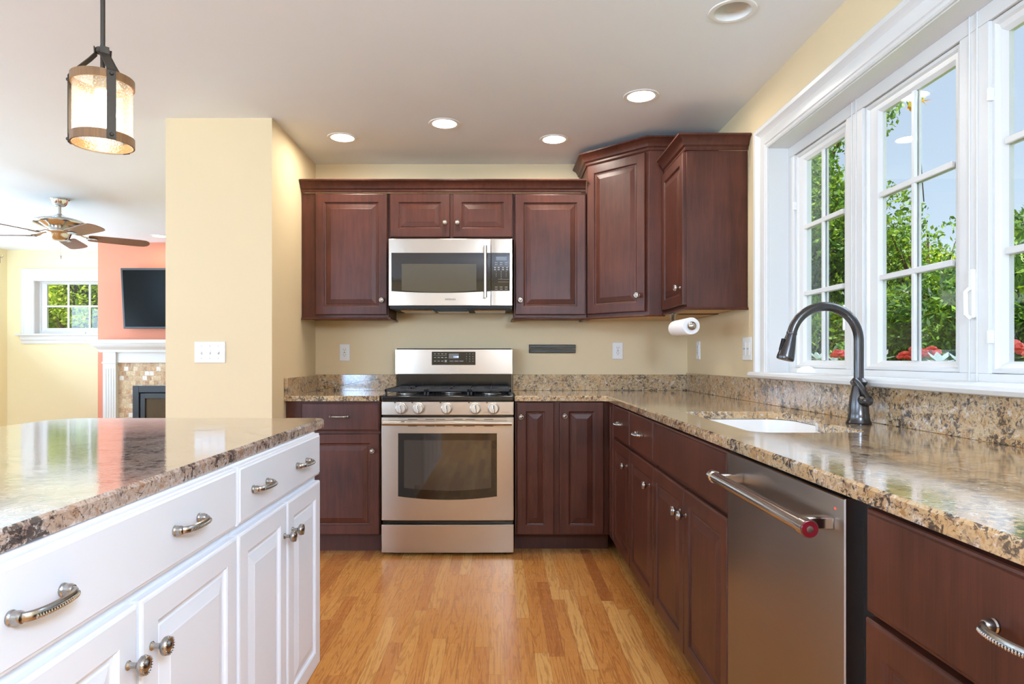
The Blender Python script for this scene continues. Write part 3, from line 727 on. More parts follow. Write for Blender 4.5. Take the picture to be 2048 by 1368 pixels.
pt = MB().rings([[(r_ * math.cos(2 * PI * j / 36), h_, r_ * math.sin(2 * PI * j / 36)) for j in range(36)] for r_, h_ in [(.018, -.145), (.042, -.145), (.0435, -.142), (.0435, .137), (.042, .14), (.018, .14)]], closed=True).build('paper_towel_roll', PAPER, None, True, loc=(.975, 3.44, 1.295))
tag(pt, 'white paper towel roll on the holder under the wall cabinet', 'paper towels')

# ------------------------------------------------------------------ plates, magnets
def plate(name, label, cat, loc, rz, W=.07, H=.114, kind='outlet', group=None):
    t = thing(name, label, cat, loc, rz, group)
    MB().rings([rect_loop(-W / 2, W / 2, -H / 2, H / 2, a, b) for a, b in [(0, 0), (0, -.003), (.003, -.006)]]).build('cover_plate', PLASTIC, t, True, ang=25)
    if kind == 'outlet':
        MB().rings([rect_loop(-.0165, .0165, -.033, .033, a, b) for a, b in [(0, -.005), (0, -.008), (.001, -.0085)]]).build('receptacle', PLASTIC, t)
        m = MB()
        for z in (-.018, .018):
            m.box(-.0075, -.0055, -.0092, -.008, z, z + .008); m.box(.0055, .0075, -.0092, -.008, z, z + .008); m.lathe([(.0026, -.008), (.0026, -.0092)], (0, 0, z - .006), 'y', 10)
        m.box(-.006, .006, -.0092, -.008, -.003, -.001); m.box(-.006, .006, -.0092, -.008, .001, .003)
        m.build('slots', SLATE, t)
    elif kind == 'toggle':
        n = 3
        for i in range(n):
            x = (i - 1) * .046
            b = MB().box(x - .006, x + .006, -.0075, -.005, -.012, .012).build('switch_collar', PLASTIC, t, bev=.001)
            MB().rings([[(x - .004, -.006, -.005), (x + .004, -.006, -.005), (x + .004, -.006, .005), (x - .004, -.006, .005)], [(x - .0035, -.020, -.013), (x + .0035, -.020, -.013), (x + .0035, -.018, -.006), (x - .0035, -.018, -.006)]]).build('toggle', PLASTIC, b)
            m = MB()
            for z in (-.033, .033): m.lathe([(.003, -.0055), (.0025, -.007), (.0003, -.0073)], (x, 0, z), 'y', 10)
            m.build('screws', GREY, t, True)
    elif kind == 'rocker':
        for x in ((-.023, .023) if W > .09 else (0,)):
            MB().rings([rect_loop(x - .0165, x + .0165, -.033, .033, a, b) for a, b in [(0, -.005), (0, -.0085), (.001, -.009)]]).build('rocker', PLASTIC, t, bev=.0006)
            MB().box(x - .012, x + .012, -.0105, -.009, -.004, .004).build('rocker_detail', GREY, t)
    return t
plate('wall_outlet', 'white wall outlet on the back wall beside the partition corner', 'outlet', (-1.040, BY - .001, 1.170), 0)
plate('wall_outlet', 'white wall outlet on the back wall beyond the magnetic strips', 'outlet', (.800, BY - .001, 1.182), 0)
plate('wall_outlet', 'white wall outlet seen edge-on below the paper towel roll', 'outlet', (RX - .001, 4.13, 1.182), R(-90))
plate('light_switch', 'white double switch plate on the wall beside the window casing', 'light switch', (RX - .001, 3.315, 1.180), R(-90), .116, .118, 'rocker')
plate('light_switch', 'white triple toggle switch plate on the partition wall end', 'light switch', (-1.573, 3.541, 1.164), 0, .168, .116, 'toggle')
for k, (z, lab) in enumerate(((1.210, 'black magnetic knife strip, the upper one of the pair on the back wall'), (1.180, 'black magnetic knife strip, the lower one of the pair on the back wall'))):
    t = thing('knife_strip', lab, 'knife rack', (.358, BY - .001, z), 0, 'magnetic knife strips on the back wall')
    MB().rings([rect_loop(-.157, .157, -.0135, .0135, a, b) for a, b in [(0, 0), (0, -.012), (.002, -.014)]]).build('holder_bar', BLACK, t)
    MB().box(-.150, .150, -.0150, -.0138, -.0032, .0032).build('magnet_face', SLATE, t, bev=.0004)

# ------------------------------------------------------------------ island
IF = -.620
IL = thing('island_countertop', 'granite island countertop with rounded corners in the foreground', 'countertop', (0, 0, 0))
io = [(-.625, .30)] + arc(-.665, 2.315, .04, 0, 90, 6) + arc(-1.46, 2.235, .12, 90, 180, 10) + [(-1.58, .30)]
MB().poly(io, .885, .915, (), .006).build('slab', GRANI, IL, recalc=False)
def island_cab(label, y_near, y_far, fronts):
    return base_cabinet('island_cabinet', label, (IF, y_near, 0), R(90), y_far - y_near, .62, WHITE, fronts, toemat=WHITE)
island_cab('white island cabinet with one drawer with two pulls over two doors, nearer the range', 1.497, 2.187,
           [('drawer', .004, .686, .742, .880, [(.135, .812), (.479, .812)]), ('door', .004, .343, .112, .722, (.318, .634)), ('door', .353, .686, .112, .722, (.388, .634))])
island_cab('wide white island cabinet with two drawer pulls, cut off by the frame edge', .600, 1.494,
           [('drawer', .004, .890, .742, .880, [(.245, .812), (.650, .812)]), ('door', .004, .480, .112, .722, (.450, .634)), ('door', .492, .890, .112, .722, (.522, .634))])

# ------------------------------------------------------------------ kitchen window
KW = thing('window_1', None, None, (0, 0, 0), kind='structure')
Y0, Y1, Z0, Z1 = WIN[0], WIN[1], 1.065, WIN[3]
m = MB(); m.box(RX - .004, 1.44, Y0 - .001, Y0 + .012, Z0, Z1); m.box(RX - .004, 1.44, Y1 - .012, Y1 + .001, Z0, Z1); m.box(RX - .004, 1.44, Y0, Y1, Z1 - .012, Z1 + .001)
m.build('jamb', TRIM, KW)
CAS = [(0, 0), (0, .012), (.006, .016), (.014, .012), (.020, .012), (.024, .017), (.058, .021), (.066, .018), (.072, .022), (.080, .026), (.088, .034), (.104, .036), (.112, .030), (.114, 0)]
m = MB(); m.sweep([(Y1 - .008, Z0), (Y1 - .008, Z1 - .008), (Y0 + .008, Z1 - .008), (Y0 + .008, Z0)], [(o, h) for o, h in CAS], lambda a, b, h: (RX - .0005 - h, a, b))
m.build('casing', TRIM, KW, True, ang=30)
m = MB(); m.sweep([(Y0 - .14, 0), (Y1 + .14, 0)], [(-.09, 1.036), (.030, 1.036), (.044, 1.040), (.052, 1.050), (.050, 1.060), (.042, 1.065), (-.09, 1.065)], lambda a, b, h: (RX - b, a, h) if False else (RX - .0 + b, a, h))
m = MB(); pr = [(-.052, 1.050), (-.046, 1.039), (-.034, 1.035), (-.0005, 1.035), (-.0005, 1.065), (-.042, 1.065), (-.050, 1.060)]
m.rings([[(RX + x, y, z) for x, z in pr] for y in (Y0 - .135, Y1 + .135)])
m.box(RX - .002, 1.44, Y0, Y1, 1.036, 1.0655); m.build('sill', TRIM, KW, True, ang=30)
F0, F1 = 1.356, 1.412
G = [(2.601, 2.927), (1.972, 2.348), (1.400, 1.766)]
GZ0, GZ1 = 1.122, 2.02
m = MB()
m.box(F0, F1, Y0 + .012, Y1 - .012, Z0, 1.088); m.box(F0, F1, Y0 + .012, Y1 - .012, 2.066, Z1 - .012)
for a, b in ((2.990, Y1 - .012), (2.425, 2.540), (1.800, 1.915), (Y0 + .012, 1.352)): m.box(F0, F1, a, b, 1.088, 2.066)
for a in (2.4825, 1.8575):
    m.box(F0 - .003, F0, a - .018, a - .012, Z0, Z1 - .012); m.box(F0 - .003, F0, a + .012, a + .018, Z0, Z1 - .012)
m.build('frame', TRIM, KW, bev=.002)
bounds = [(2.542, 2.988), (1.917, 2.423), (1.354, 1.802)]
for i, ((a, b), (c, d)) in enumerate(zip(G, bounds)):
    m = MB(); sx0, sx1 = F0 + .010, F1 - .012
    for p in range(2):
        lo = [(x, y, z) for x, y, z in []]
    # sash profile stepping in towards the glass
    def rl(y0, y1, z0, z1, x): return [(x, y0, z0), (x, y1, z0), (x, y1, z1), (x, y0, z1)]
    z0s, z1s = 1.090, 2.064
    m.rings([rl(c, d, z0s, z1s, sx1), rl(c, d, z0s, z1s, sx0), rl(c + .014, d - .014, z0s + .010, z1s - .012, sx0 - .002), rl(c + .020, d - .020, z0s + .014, z1s - .018, sx0 + .006),
             rl(a - .014, b + .014, GZ0 - .010, GZ1 + .012, sx0 + .010), rl(a, b, GZ0, GZ1, sx0 + .020), rl(a, b, GZ0, GZ1, sx1)], closed=True)
    sash = m.build('sash', TRIM, KW, True, ang=20)
    gx = 1.386
    MB().box(gx, gx + .004, a - .004, b + .004, GZ0 - .004, GZ1 + .004).build('glass', GLASS, sash)
    m = MB(); ym = (a + b) / 2
    def bar(p, q): m.tube([p, q], .0105, 8, (1.0, 1.0))
    zz = [GZ0 + (GZ1 - GZ0) / 3, GZ0 + 2 * (GZ1 - GZ0) / 3]
    for off in (-.0075,):
        m.box(gx + off - .004, gx - .0005, ym - .009, ym + .009, GZ0, GZ1)
        for z in zz: m.box(gx + off - .005, gx - .0005, a, b, z - .010, z + .010)
    m.build('muntins', TRIM, sash, bev=.003)
    m = MB(); m.box(gx + .0045, gx + .012, ym - .009, ym + .009, GZ0, GZ1)
    for z in zz: m.box(gx + .0045, gx + .012, a, b, z - .010, z + .010)
    m.build('outer_muntins', TRIM, sash)
MB().rings([[(F0 + .001 - hx * s1, 2.845 + 0 + math.cos(t_) * .058 * s2, 1.0665 + max(0, math.sin(t_)) * .03 * s2) for t_ in [PI * j / 12 for j in range(13)]] for hx, s1, s2 in ((0, 1, 1), (.02, 1, 1), (.034, 1, .8), (.040, 1, .45))]).build('crank_handle', PLASTIC, KW, True)
for yy in (1.8575,):
    l_ = MB().box(F0 - .012, F0, yy - .014, yy + .008, 1.245, 1.385).build('latch', PLASTIC, KW, bev=.005)
    MB().tube([(F0 - .014, yy - .004, 1.33), (F0 - .026, yy - .004, 1.32), (F0 - .026, yy - .006, 1.255), (F0 - .014, yy - .006, 1.245)], .006, 10).build('latch_lever', PLASTIC, l_, True)
l_ = MB().box(F0 - .008, F0, 2.541, 2.552, 1.24, 1.34).build('latch', PLASTIC, KW, bev=.003)
for yy, z in ((2.985, 1.83), (1.796, 1.86), (1.796, 1.19)): MB().box(F0 - .006, F0 + .012, yy - .004, yy + .004, z - .018, z + .018).build('hinge', PLASTIC, KW, bev=.001)
MB().box(1.44, 1.50, Y0 - .02, Y1 + .02, 1.03, 1.06).build('outer_sill', TRIM, KW)
m = MB(); m.box(1.44, 1.47, Y1 + .002, Y1 + .08, 1.03, 2.2); m.box(1.44, 1.47, Y0 - .08, Y0 - .002, 1.03, 2.2); m.build('outer_trim', TRIM, KW)

# ------------------------------------------------------------------ living room
LWn = thing('window_2', None, None, (0, 0, 0), kind='structure')
a, b, c, d = LW
m = MB(); m.sweep([(a + .006, c), (a + .006, d - .006), (b - .006, d - .006), (b - .006, c)], [(-o * 1.27, h) for o, h in CAS], lambda p, q, h: (p, 7.8495 - h, q)); m.build('casing', TRIM, LWn, True, ang=30)
m = MB(); m.box(a - .19, b + .19, 7.795, 7.85, c - .022, c + .002); m.box(a - .15, b + .15, 7.822, 7.8495, c - .075, c - .022); m.box(a - .14, b + .14, 7.832, 7.8495, c - .118, c - .075)
m.box(a, b, 7.85, 8.0, c - .001, c + .004); m.build('sill', TRIM, LWn, bev=.004)
m = MB(); m.box(a, a + .01, 7.846, 8.0, c, d); m.box(b - .01, b, 7.846, 8.0, c, d); m.box(a, b, 7.846, 8.0, d - .01, d); m.build('jamb', TRIM, LWn)
gx0, gx1, gz0, gz1 = -5.530, -4.746, 1.502, 2.035
m = MB(); fy = 7.93
rl2 = lambda x0, x1, z0, z1, y: [(x0, y, z0), (x1, y, z0), (x1, y, z1), (x0, y, z1)]
m.rings([rl2(a + .01, b - .01, c + .004, d - .01, fy + .05), rl2(a + .01, b - .01, c + .004, d - .01, fy), rl2(a + .03, b - .03, c + .03, d - .02, fy - .003), rl2(a + .036, b - .036, c + .036, d - .026, fy + .01), rl2(gx0, gx1, gz0, gz1, fy + .022), rl2(gx0, gx1, gz0, gz1, fy + .05)], closed=True)
s_ = m.build('sash', TRIM, LWn, True, ang=20)
MB().box(gx0 - .003, gx1 + .003, fy + .034, fy + .038, gz0 - .003, gz1 + .003).build('glass', GLASS, s_)
m = MB()
for x in (gx0 + (gx1 - gx0) / 3, gx0 + 2 * (gx1 - gx0) / 3): m.box(x - .011, x + .011, fy + .022, fy + .033, gz0, gz1)
m.box(gx0, gx1, fy + .0215, fy + .0335, (gz0 + gz1) / 2 - .011, (gz0 + gz1) / 2 + .011); m.build('muntins', TRIM, s_)
MB().box(-5.20, -5.04, fy - .02, fy, c + .006, c + .02).build('crank_handle', PLASTIC, LWn, bev=.004)

def open_frame(name, mk, holes, kx):
    t = thing(name, None, None, (0, 0, 0), kind='structure')
    return t
# frames of unseen window openings, added to let daylight in
n_ = 3
for (u0, u1, z0, z1, kind) in ((.1, 3.1, .6, 2.3, 'L'), (4.3, 6.9, .6, 2.3, 'L'), (-5.4, -2.3, .5, 2.3, 'R')):
    t = thing('window_%d' % n_, None, None, (0, 0, 0), kind='structure'); n_ += 1
    m = MB()
    f = (lambda a, b, c, d: m.box(-6.04, -5.99, a, b, c, d)) if kind == 'L' else (lambda a, b, c, d: m.box(a, b, -3.10, -3.05, c, d))
    f(u0, u0 + .05, z0, z1); f(u1 - .05, u1, z0, z1); f(u0, u1, z0, z0 + .05); f(u0, u1, z1 - .05, z1)
    k = 3 if u1 - u0 > 2.7 else 2
    for i in range(1, k): x = u0 + (u1 - u0) * i / k; f(x - .05, x + .05, z0, z1)
    m.build('frame', TRIM, t)
    m = MB()
    if kind == 'L': m.box(-6.017, -6.013, u0, u1, z0, z1)
    else: m.box(u0, u1, -3.077, -3.073, z0, z1)
    m.build('glass', GLASS, t)

# television
TV = thing('television', 'black flat television tilted forward on the coral chimney wall', 'television', (-3.60, 7.31, 1.80), 0)
tm = Matrix.Rotation(R(-6), 4, 'X')
MB().rings([rect_loop(-.585, .585, -.335, .335, a_, b_) for a_, b_ in [(0, .0), (0, -.045), (.004, -.05), (.022, -.05), (.022, -.047)]], True, True).xf(Matrix.Translation((0, -.05, 0)) @ Matrix.Rotation(R(5), 4, 'X')).build('bezel', TVF, TV, bev=.001)
MB().box(-.562, .562, -.0485, -.0475, -.312, .312).xf(Matrix.Translation((0, -.05, 0)) @ Matrix.Rotation(R(5), 4, 'X')).build('screen', TVS, TV)
MB().box(-.15, .15, -.06, .029, -.12, .12).build('wall_bracket', DARK, TV)

# fireplace
FP = thing('fireplace_mantel', 'white fireplace mantel with fluted pilasters on the coral wall', 'mantel', (-3.30, 7.339, 0), 0)
wm = 1.23
m = MB()
MANT = [(0, 1.20), (.06, 1.20), (.065, 1.225), (.09, 1.245), (.13, 1.262), (.155, 1.29), (.155, 1.298), (.185, 1.298), (.19, 1.305), (.19, 1.332), (.185, 1.338), (0, 1.338)]
m.sweep([(-wm + .115, 0), (-wm + .115, -.075), (wm - .115, -.075), (wm - .115, 0)], [(o_ * .62, h_) for o_, h_ in MANT], lambda p, q, h: (p, q, h)); m.box(-wm + .115, wm - .115, -.075, 0, 1.2, 1.338)
m.build('shelf', TRIM, FP, True, ang=30)
MB().box(-wm + .115, wm - .115, -.06, 0, 1.082, 1.21).build('frieze', TRIM, FP, bev=.002)
for sx in (-1, 1):
    x = sx * (wm - .18); m = MB()
    m.box(x - .072, x + .072, -.085, 0, .0, 1.085); m.box(x - .078, x + .078, -.095, 0, .0, .12); m.box(x - .078, x + .078, -.095, 0, 1.072, 1.092)
    m.box(x - .072, x + .072, -.085, 0, 1.092, 1.21)
    for k in range(-1, 3): m.box(x + (k - .5) * .028 - .008, x + (k - .5) * .028 + .008, -.090, -.084, .16, 1.02)
    m.build('pilaster', TRIM, FP, bev=.002)
TS = MB(); tx = wm - .245
TS.box(-tx, -tx + .17, -.03, 0, 0, 1.08); TS.box(tx - .17, tx, -.03, 0, 0, 1.08); TS.box(-tx + .17, tx - .17, -.03, 0, .825, 1.08)
TS.build('tile_surround', TILE, FP)
FI = thing('fireplace_insert', 'charcoal metal gas fireplace insert with smoky glass inside the tile surround', 'fireplace', (-3.30, 7.339, 0), 0)
fx = tx - .172
m = MB(); m.box(-fx, -fx + .07, -.045, 0, .0, .823); m.box(fx - .07, fx, -.045, 0, 0, .823); m.box(-fx + .07, fx - .07, -.045, 0, .75, .823); m.build('outer_frame', SLATE, FI, bev=.003)
m = MB(); q0 = fx - .085; m.box(-q0, -q0 + .05, -.04, 0, .06, .735); m.box(q0 - .05, q0, -.04, 0, .06, .735); m.box(-q0 + .05, q0 - .05, -.04, 0, .68, .735); m.box(-q0 + .05, q0 - .05, -.04, 0, .06, .12); m.build('door_frame', SLATE, FI, bev=.003)
MB().box(-q0 + .045, q0 - .045, -.02, -.012, .1, .70).build('glass_panel', FIREG, FI)
MB().box(-fx + .01, fx - .01, -.010, 0, .01, .80).build('firebox', DARK, FI)

# ceiling fan
FN = thing('ceiling_fan', 'five-bladed ceiling fan in polished nickel hanging in the living room', 'ceiling fan', (-3.61, 5.34, CZ), 0)
MB().lathe([(.072, 0), (.072, -.006), (.062, -.012), (.060, -.022), (.052, -.042), (.040, -.056), (.030, -.062), (.014, -.066)], seg=32).build('canopy', CHROME, FN, True)
MB().lathe([(.012, -.06), (.012, -.12), (.018, -.122), (.018, -.135)], seg=16).build('downrod', NICKEL, FN, True)
MB().lathe([(.020, -.128), (.045, -.140), (.085, -.155), (.140, -.168), (.178, -.182), (.190, -.196), (.188, -.206), (.180, -.211), (.150, -.222), (.110, -.238), (.085, -.250), (.080, -.262)], seg=44).build('motor_housing', CHROME, FN, True, ang=50)
MB().lathe([(.082, -.26), (.100, -.268), (.100, -.276), (.084, -.284), (.080, -.300), (.068, -.326), (.058, -.334), (.040, -.340), (.010, -.343), (.001, -.343)], seg=36).build('switch_housing', CHROME, FN, True, ang=50)
for i in range(5):
    A = R(38 + 72 * i)
    M_ = Matrix.Rotation(A, 4, 'Z')
    out = []
    for s_, wd in ((.20, .050), (.22, .062), (.30, .066), (.45, .070), (.58, .072), (.625, .066), (.65, .045), (.660, .015)): out.append((s_, wd))
    up = [(s_, wd) for s_, wd in out]; loop = [(s_, wd) for s_, wd in up] + [(s_, -wd) for s_, wd in reversed(up)]
    pm = Matrix.Translation((0, 0, -.300)) @ Matrix.Rotation(R(-13), 4, 'X')
    b = MB().rings([[(x, y, .003) for x, y in loop], [(x, y, -.003) for x, y in loop]]).xf(M_ @ pm).build('blade', BLADE, FN, bev=.001)
    m = MB(); m.tube([(.085, 0, -.272), (.13, .0, -.276), (.17, .012, -.292), (.21, .022, -.300)], .007, 8, (.6, 1.8)); m.tube([(.085, 0, -.272), (.13, 0, -.276), (.17, -.012, -.294), (.21, -.022, -.302)], .007, 8, (.6, 1.8))
    m.lathe([(.034, -.309), (.034, -.304), (.0005, -.303)], (.225, 0, 0), 'z', 16, (1.3, .9)); m.xf(M_).build('blade_arm', CHROME, b, True)
m = MB(); m.tube([(.03, -.03, -.34), (.03, -.03, -.47)], .0012, 5); m.lathe([(.001, -.465), (.005, -.472), (.005, -.492), (.001, -.498)], (.03, -.03, 0), 'z', 10); m.build('pull_chain', NICKEL, FN, True)

# curtain bracket high in the living room corner
HK = MB(); HK.tube([(0, 0, 0), (.05, 0, 0), (.06, 0, .02)], .008, 8); HK.lathe([(.0, 0), (.022, 0), (.022, .006), (0, .006)], (0, 0, 0), 'x', 14); HK.tube([(.03, 0, 0), (.03, 0, -.07)], .004, 6)
tag(HK.build('curtain_bracket', NICKEL, smooth=True, loc=(-5.939, 7.70, 2.33)), 'small metal curtain bracket high in the living room corner', 'bracket')

# ------------------------------------------------------------------ pendant
PD = thing('pendant_light', 'lantern pendant with seeded glass and wood rings over the island', 'pendant light', (-1.085, 1.78, CZ), 0)
pz0, pz1 = 1.715 - CZ, 1.895 - CZ; rr = .0735
MB().lathe([(.062, 0), (.062, -.01), (.05, -.024), (.012, -.028)], seg=28).build('canopy', STRAP, PD, True)
MB().lathe([(.006, -.02), (.006, pz1 + .085)], seg=10).build('rod', STRAP, PD, True)
MB().lathe([(.006, pz1 + .085), (.017, pz1 + .082), (.018, pz1 + .070), (.006, pz1 + .066), (.006, pz1 + .02), (.022, pz1 + .016), (.024, pz1 - .03), (.018, pz1 - .034)], seg=20).build('socket', STRAP, PD, True)
for za, zb, nm in ((pz1 - .020, pz1 + .002, 'upper_ring'), (pz0 - .002, pz0 + .022, 'lower_ring')):
    MB().rings([[(r_ * math.cos(2 * PI * j / 48), r_ * math.sin(2 * PI * j / 48), h_) for j in range(48)] for r_, h_ in [(rr, za), (rr + .004, za), (rr + .004, zb), (rr, zb)]], closed=True).build(nm, RUSTIC, PD, True)
MB().rings([[(r_ * math.cos(2 * PI * j / 48), r_ * math.sin(2 * PI * j / 48), h_) for j in range(48)] for r_, h_ in [(rr - .004, pz0), (rr - .001, pz0), (rr - .001, pz1 - .005), (rr - .004, pz1 - .005)]], closed=True).build('glass_cylinder', SEEDED, PD, True)
MB().lathe([(.018, pz1 - .03), (.019, pz1 - .045), (.030, pz1 - .075), (.033, pz1 - .095), (.026, pz1 - .120), (.010, pz1 - .130), (.0005, pz1 - .131)], seg=24).build('bulb', BULB, PD, True)
base_a = math.atan2(-1.78, 1.085)
for k in (14, 134, 254):
    A = base_a + R(k); M_ = Matrix.Rotation(A, 4, 'Z'); R1 = rr + .0055
    path = [(.017, pz1 + .084), (.016, pz1 + .066), (.030, pz1 + .050), (R1 - .006, pz1 + .008), (R1, pz1 - .002), (R1, pz0 - .002)]
    rg = []
    for i, (r_, z_) in enumerate(path):
        rg.append([(r_, -.011, z_), (r_, .011, z_), (r_ + .0025, .011, z_), (r_ + .0025, -.011, z_)])
    st = MB().rings(rg).xf(M_).build('strap', STRAP, PD)
    m = MB()
    for z_ in (pz1 - .010, pz0 + .009): m.lathe([(.005, R1 + .002), (.005, R1 + .006), (.003, R1 + .009), (.0003, R1 + .0095)], (0, 0, z_), 'x', 10)
    m.xf(M_).build('bolts', STRAP, st, True)
ld = bpy.data.lights.new('pendant_bulb_light', 'POINT'); ld.energy = .8; ld.color = (1, .88, .72); ld.shadow_soft_size = .035
lo = bpy.data.objects.new('pendant_bulb_light', ld); COL.objects.link(lo); lo.parent = PD; lo.location = (0, 0, pz0 + .03)

# invented globe lamp behind the camera, added to brighten ceiling and near room
GL = thing('fill_globe', 'added white globe fill lamp hanging unseen behind the viewer', 'ceiling light', (.70, -.75, CZ), 0)
MB().lathe([(.065, 0), (.065, -.012), (.02, -.03), (.008, -.034), (.008, -.30), (.05, -.31), (.052, -.34)], seg=28).build('canopy_and_rod', NICKEL, GL, True)
MB().lathe([(.05, -.335), (.08, -.37), (.11, -.42), (.12, -.48), (.11, -.54), (.08, -.58), (.04, -.60), (.0005, -.605)], seg=32).build('globe', emit_mat('fill_globe_glow', (240, 246, 255), 3.0), GL, True)
ld = bpy.data.lights.new('fill_globe_light', 'POINT'); ld.energy = 240; ld.color = (.54, .73, 1); ld.shadow_soft_size = .19
lo = bpy.data.objects.new('fill_globe_light', ld); COL.objects.link(lo); lo.parent = GL; lo.location = (0, 0, -.48)

# ------------------------------------------------------------------ outdoors
rng = np.random.default_rng(5)
tag(MB().box(-60, 60, -60, 90, -.5, -.3).build('lawn', GRASS), kind='structure')
def leaves(name, pts, size, mat, parent, long=1.0):
    n = len(pts)
    d = rng.normal(size=(n, 3)); d /= np.linalg.norm(d, axis=1)[:, None]
    e = rng.normal(size=(n, 3)); e -= d * (e * d).sum(1)[:, None]; e /= np.linalg.norm(e, axis=1)[:, None]
    s = size * rng.uniform(.6, 1.3, n)[:, None]
    k = np.cross(d, e)
    v = np.stack([pts - d * s * long, pts + e * s * .55 + k * s * .12, pts + d * s * long, pts - e * s * .55 + k * s * .12], 1).reshape(-1, 3)
    f = np.arange(n * 4).reshape(n, 4)
    me = bpy.data.meshes.new(name); me.vertices.add(n * 4); me.vertices.foreach_set('co', v.ravel()); me.loops.add(n * 4); me.polygons.add(n)
    me.loops.foreach_set('vertex_index', f.ravel().astype(np.int32)); me.polygons.foreach_set('loop_start', np.arange(0, n * 4, 4, dtype=np.int32))
    me.update(calc_edges=True); me.validate(); me.materials.append(mat)
    o = bpy.data.objects.new(name, me); COL.objects.link(o); o.parent = parent; return o
def cloud(c, r, n, shell=.5):
    d = rng.normal(size=(n, 3)); d /= np.linalg.norm(d, axis=1)[:, None]
    q = rng.uniform(shell, 1, n)[:, None] ** .6
    return np.array(c) + d * q * np.array(r)
def trunk(par, pts, rads, nm='trunk'): MB().tube(pts, rads, 10).build(nm, BARK, par, True)
def tree(name, label, base, height, blobs, n, size, mat, r0=.09, long=1.0, fol='foliage', group=None):
    t = thing(name, label, 'tree' if 'tree' in name else 'shrub', base, 0, group)
    trunk(t, [(0, 0, 0), (.04, .03, height * .45), (0, 0, height * .85)], [r0, r0 * .7, r0 * .2])
    P = []
    tot = sum(b[3] * b[4] * b[5] for b in blobs) ** 1
    for bx, by, bz, rx, ry, rz in blobs:
        k = int(n * (rx * ry * rz) / tot)
        P.append(cloud((bx, by, bz), (rx, ry, rz), max(60, k)))
        trunk(t, [(0, 0, max(.2, bz * .55)), (bx * .6, by * .6, bz * .85), (bx, by, bz)], [r0 * .45, r0 * .25, r0 * .08], 'branch')
    leaves(fol, np.concatenate(P), size, mat, t, long); return t
def blobs(n, sx, sy, z0, z1, r, seed):
    q = np.random.default_rng(seed); return [(q.uniform(-sx, sx), q.uniform(-sy, sy), q.uniform(z0, z1), r * q.uniform(.7, 1.25), r * q.uniform(.7, 1.25), r * q.uniform(.55, 1)) for _ in range(n)]
tree('evergreen_shrub', 'dense green evergreen shrub filling the lower part of the middle kitchen sash', (4.7, 7.2, -.3), 2.1, blobs(30, .9, .9, .6, 2.0, .5, 1), 60000, .026, LEAFD, .07, 2.0)
tree('evergreen_shrub', 'yellow-green evergreen shrub seen through the nearest window sash', (4.5, 5.35, -.3), 2.6, blobs(30, .7, .6, .6, 2.6, .45, 2), 50000, .022, LEAFD, .07, 2.0)
tree('shade_tree', 'tall dark leafy tree seen through the farthest window sash', (4.55, 10.4, -.3), 5.6, blobs(46, 1.0, 1.2, 1.6, 5.2, .60, 3), 34000, .040, LEAFG, .14)
tree('evergreen_shrub', 'dark evergreen shrub below the tall tree outside the farthest sash', (3.9, 8.0, -.3), 1.9, blobs(22, .6, .8, .6, 1.8, .5, 4), 36000, .028, LEAFD, .07, 2.0)
tree('birch_tree', 'loose round-leaved tree with open twigs against the sky', (6.2, 9.4, -.3), 3.8, blobs(34, .9, 1.0, 2.0, 3.4, .36, 5), 5200, .036, LEAFG, .06)
tree('birch_tree', 'bright sunlit young tree behind the evergreen shrubs', (8.2, 12.4, -.3), 3.6, blobs(30, 2.2, 1.6, 1.2, 3.3, .7, 6), 26000, .045, LEAFY, .08)
tree('hedge_shrub', 'far hedge behind the garden shrubs on the window side', (10.5, 11.0, -.3), 2.0, blobs(60, .8, 7.5, .4, 1.7, 1.0, 8), 30000, .07, LEAFY, .1)
# behind the living room window
tree('shade_tree', 'sunlit tree with a dark upright trunk outside the living room window', (-7.95, 12.1, -.3), 5.0, blobs(24, 1.4, .9, 1.7, 3.9, .6, 9), 30000, .04, LEAFY, .12)
tree('hedge_shrub', 'green leafy hedge filling the living room window view', (-8.6, 13.6, -.3), 3.4, blobs(80, 2.4, .7, .5, 3.4, .7, 10), 56000, .05, LEAFY, .1)
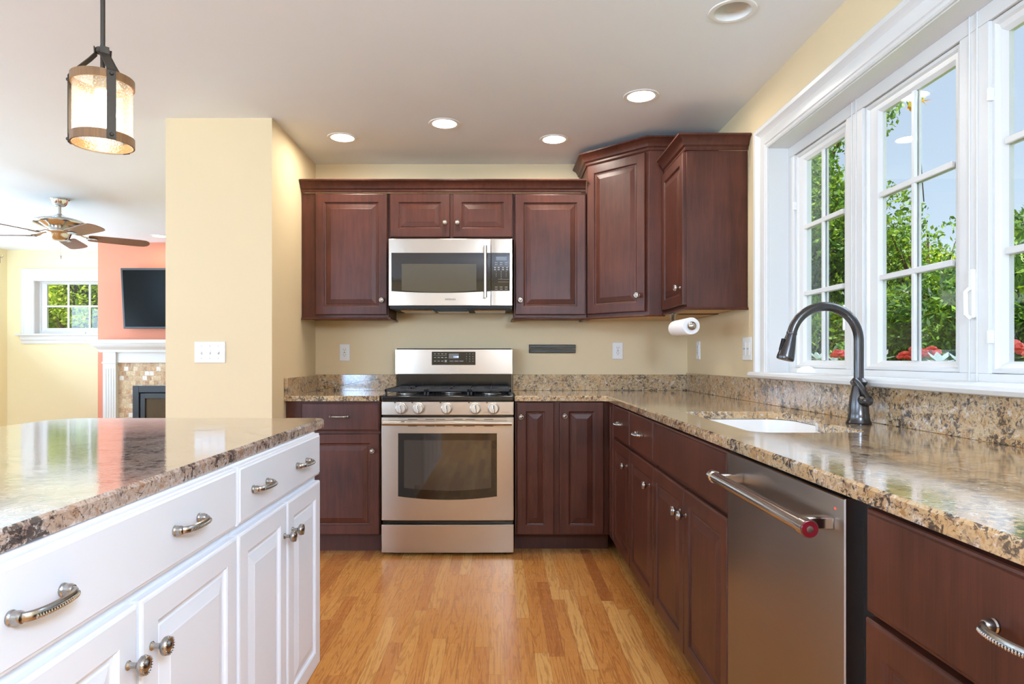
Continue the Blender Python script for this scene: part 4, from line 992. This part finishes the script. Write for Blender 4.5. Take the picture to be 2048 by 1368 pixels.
# flowers in the window box
WB = thing('window_box', 'planter box with green leaves hung outside under the kitchen window', 'planter', (1.60, 2.37, .86))
m = MB(); m.box(-.09, .09, -1.1, 1.1, 0, .02); m.box(-.09, -.075, -1.1, 1.1, 0, .18); m.box(.075, .09, -1.1, 1.1, 0, .18); m.box(-.09, .09, -1.1, -1.085, 0, .18); m.box(-.09, .09, 1.085, 1.1, 0, .18); m.build('trough', TRIM, WB)
P = np.column_stack([rng.uniform(-.09, .09, 1500), rng.uniform(-1.08, 1.08, 1500), rng.uniform(.12, .235, 1500)])
leaves('greenery', P, .02, LEAFG, WB)
MB().box(-.07, .07, -1.08, 1.08, .02, .14).build('potting_soil', BARK, WB)
def bloom(y, z, x, r, mat, lab, name, grp, star=False):
    t = thing(name, lab, 'flower', (x, y, z - .10), 0, grp)
    MB().tube([(0, 0, -.03), (0, .004, .10)], .0025, 6).build('stem', LEAFG, t)
    m = MB()
    if star:
        for i in range(14):
            A = R(360 / 7 * i + (20 if i > 6 else 0)); el = .25 if i < 7 else .8
            d = Vector((math.cos(A) * math.cos(el), math.sin(A) * math.cos(el), math.sin(el))); s_ = Vector((-math.sin(A), math.cos(A), 0))
            c0 = Vector((0, 0, .10)); m.add([c0, c0 + d * r * .6 + s_ * r * .22, c0 + d * r, c0 + d * r * .6 - s_ * r * .22], [(0, 1, 2, 3)])
    else:
        q = random.Random(int(y * 1000))
        for i in range(16):
            c0 = Vector((q.gauss(0, .5), q.gauss(0, .5), abs(q.gauss(.2, .5)))).normalized() * r * .62 + Vector((0, 0, .10))
            m.lathe([(.0005, -r * .12), (r * .24, -r * .18), (r * .38, 0), (r * .28, r * .2), (.0005, r * .26)], c0, 'z', 9)
    m.build('petals', mat, t, not star, recalc=not star)
k = 0
for y, z, x, r, c in [(2.56, 1.130, 1.60, .034, 'r'), (2.50, 1.146, 1.60, .036, 'r'), (2.44, 1.138, 1.61, .036, 'r'), (2.40, 1.150, 1.60, .030, 'r'), (3.08, 1.140, 1.61, .040, 'r'), (2.03, 1.150, 1.60, .048, 'r'), (1.93, 1.135, 1.60, .042, 'r'),
                      (2.69, 1.125, 1.58, .060, 'w'), (2.33, 1.112, 1.58, .058, 'w'), (2.25, 1.110, 1.60, .055, 'w'), (3.26, 1.120, 1.60, .060, 'w'), (3.14, 1.110, 1.62, .045, 'w')]:
    if c == 'r': bloom(y, z, x, r, PETR, 'red geranium bloom in the planter outside the kitchen window', 'geranium', 'red geraniums in the window box')
    else: bloom(y, z, x, r, PETW, 'white flower in the planter outside the kitchen window', 'petunia', 'white flowers in the window box', True)
tw = bpy.data.objects['birch_tree']; TO = Vector((3.4, 5.28, 3.10)) - tw.location
MB().tube([TO + Vector(p) for p in ((2.6, 3.9, .25), (1.3, 2.0, .55), (.5, .8, .34), (0, 0, .12), (-.02, -.03, .02))], [.008, .006, .005, .003, .002], 6).build('branch', BARK, tw, True)
leaves('orange_leaves', cloud(TO + Vector((0, 0, .10)), (.07, .07, .03), 14), .038, LEAFO, tw)
leaves('green_leaves', cloud(TO + Vector((-.02, .08, .16)), (.12, .12, .04), 26), .034, LEAFG, tw)
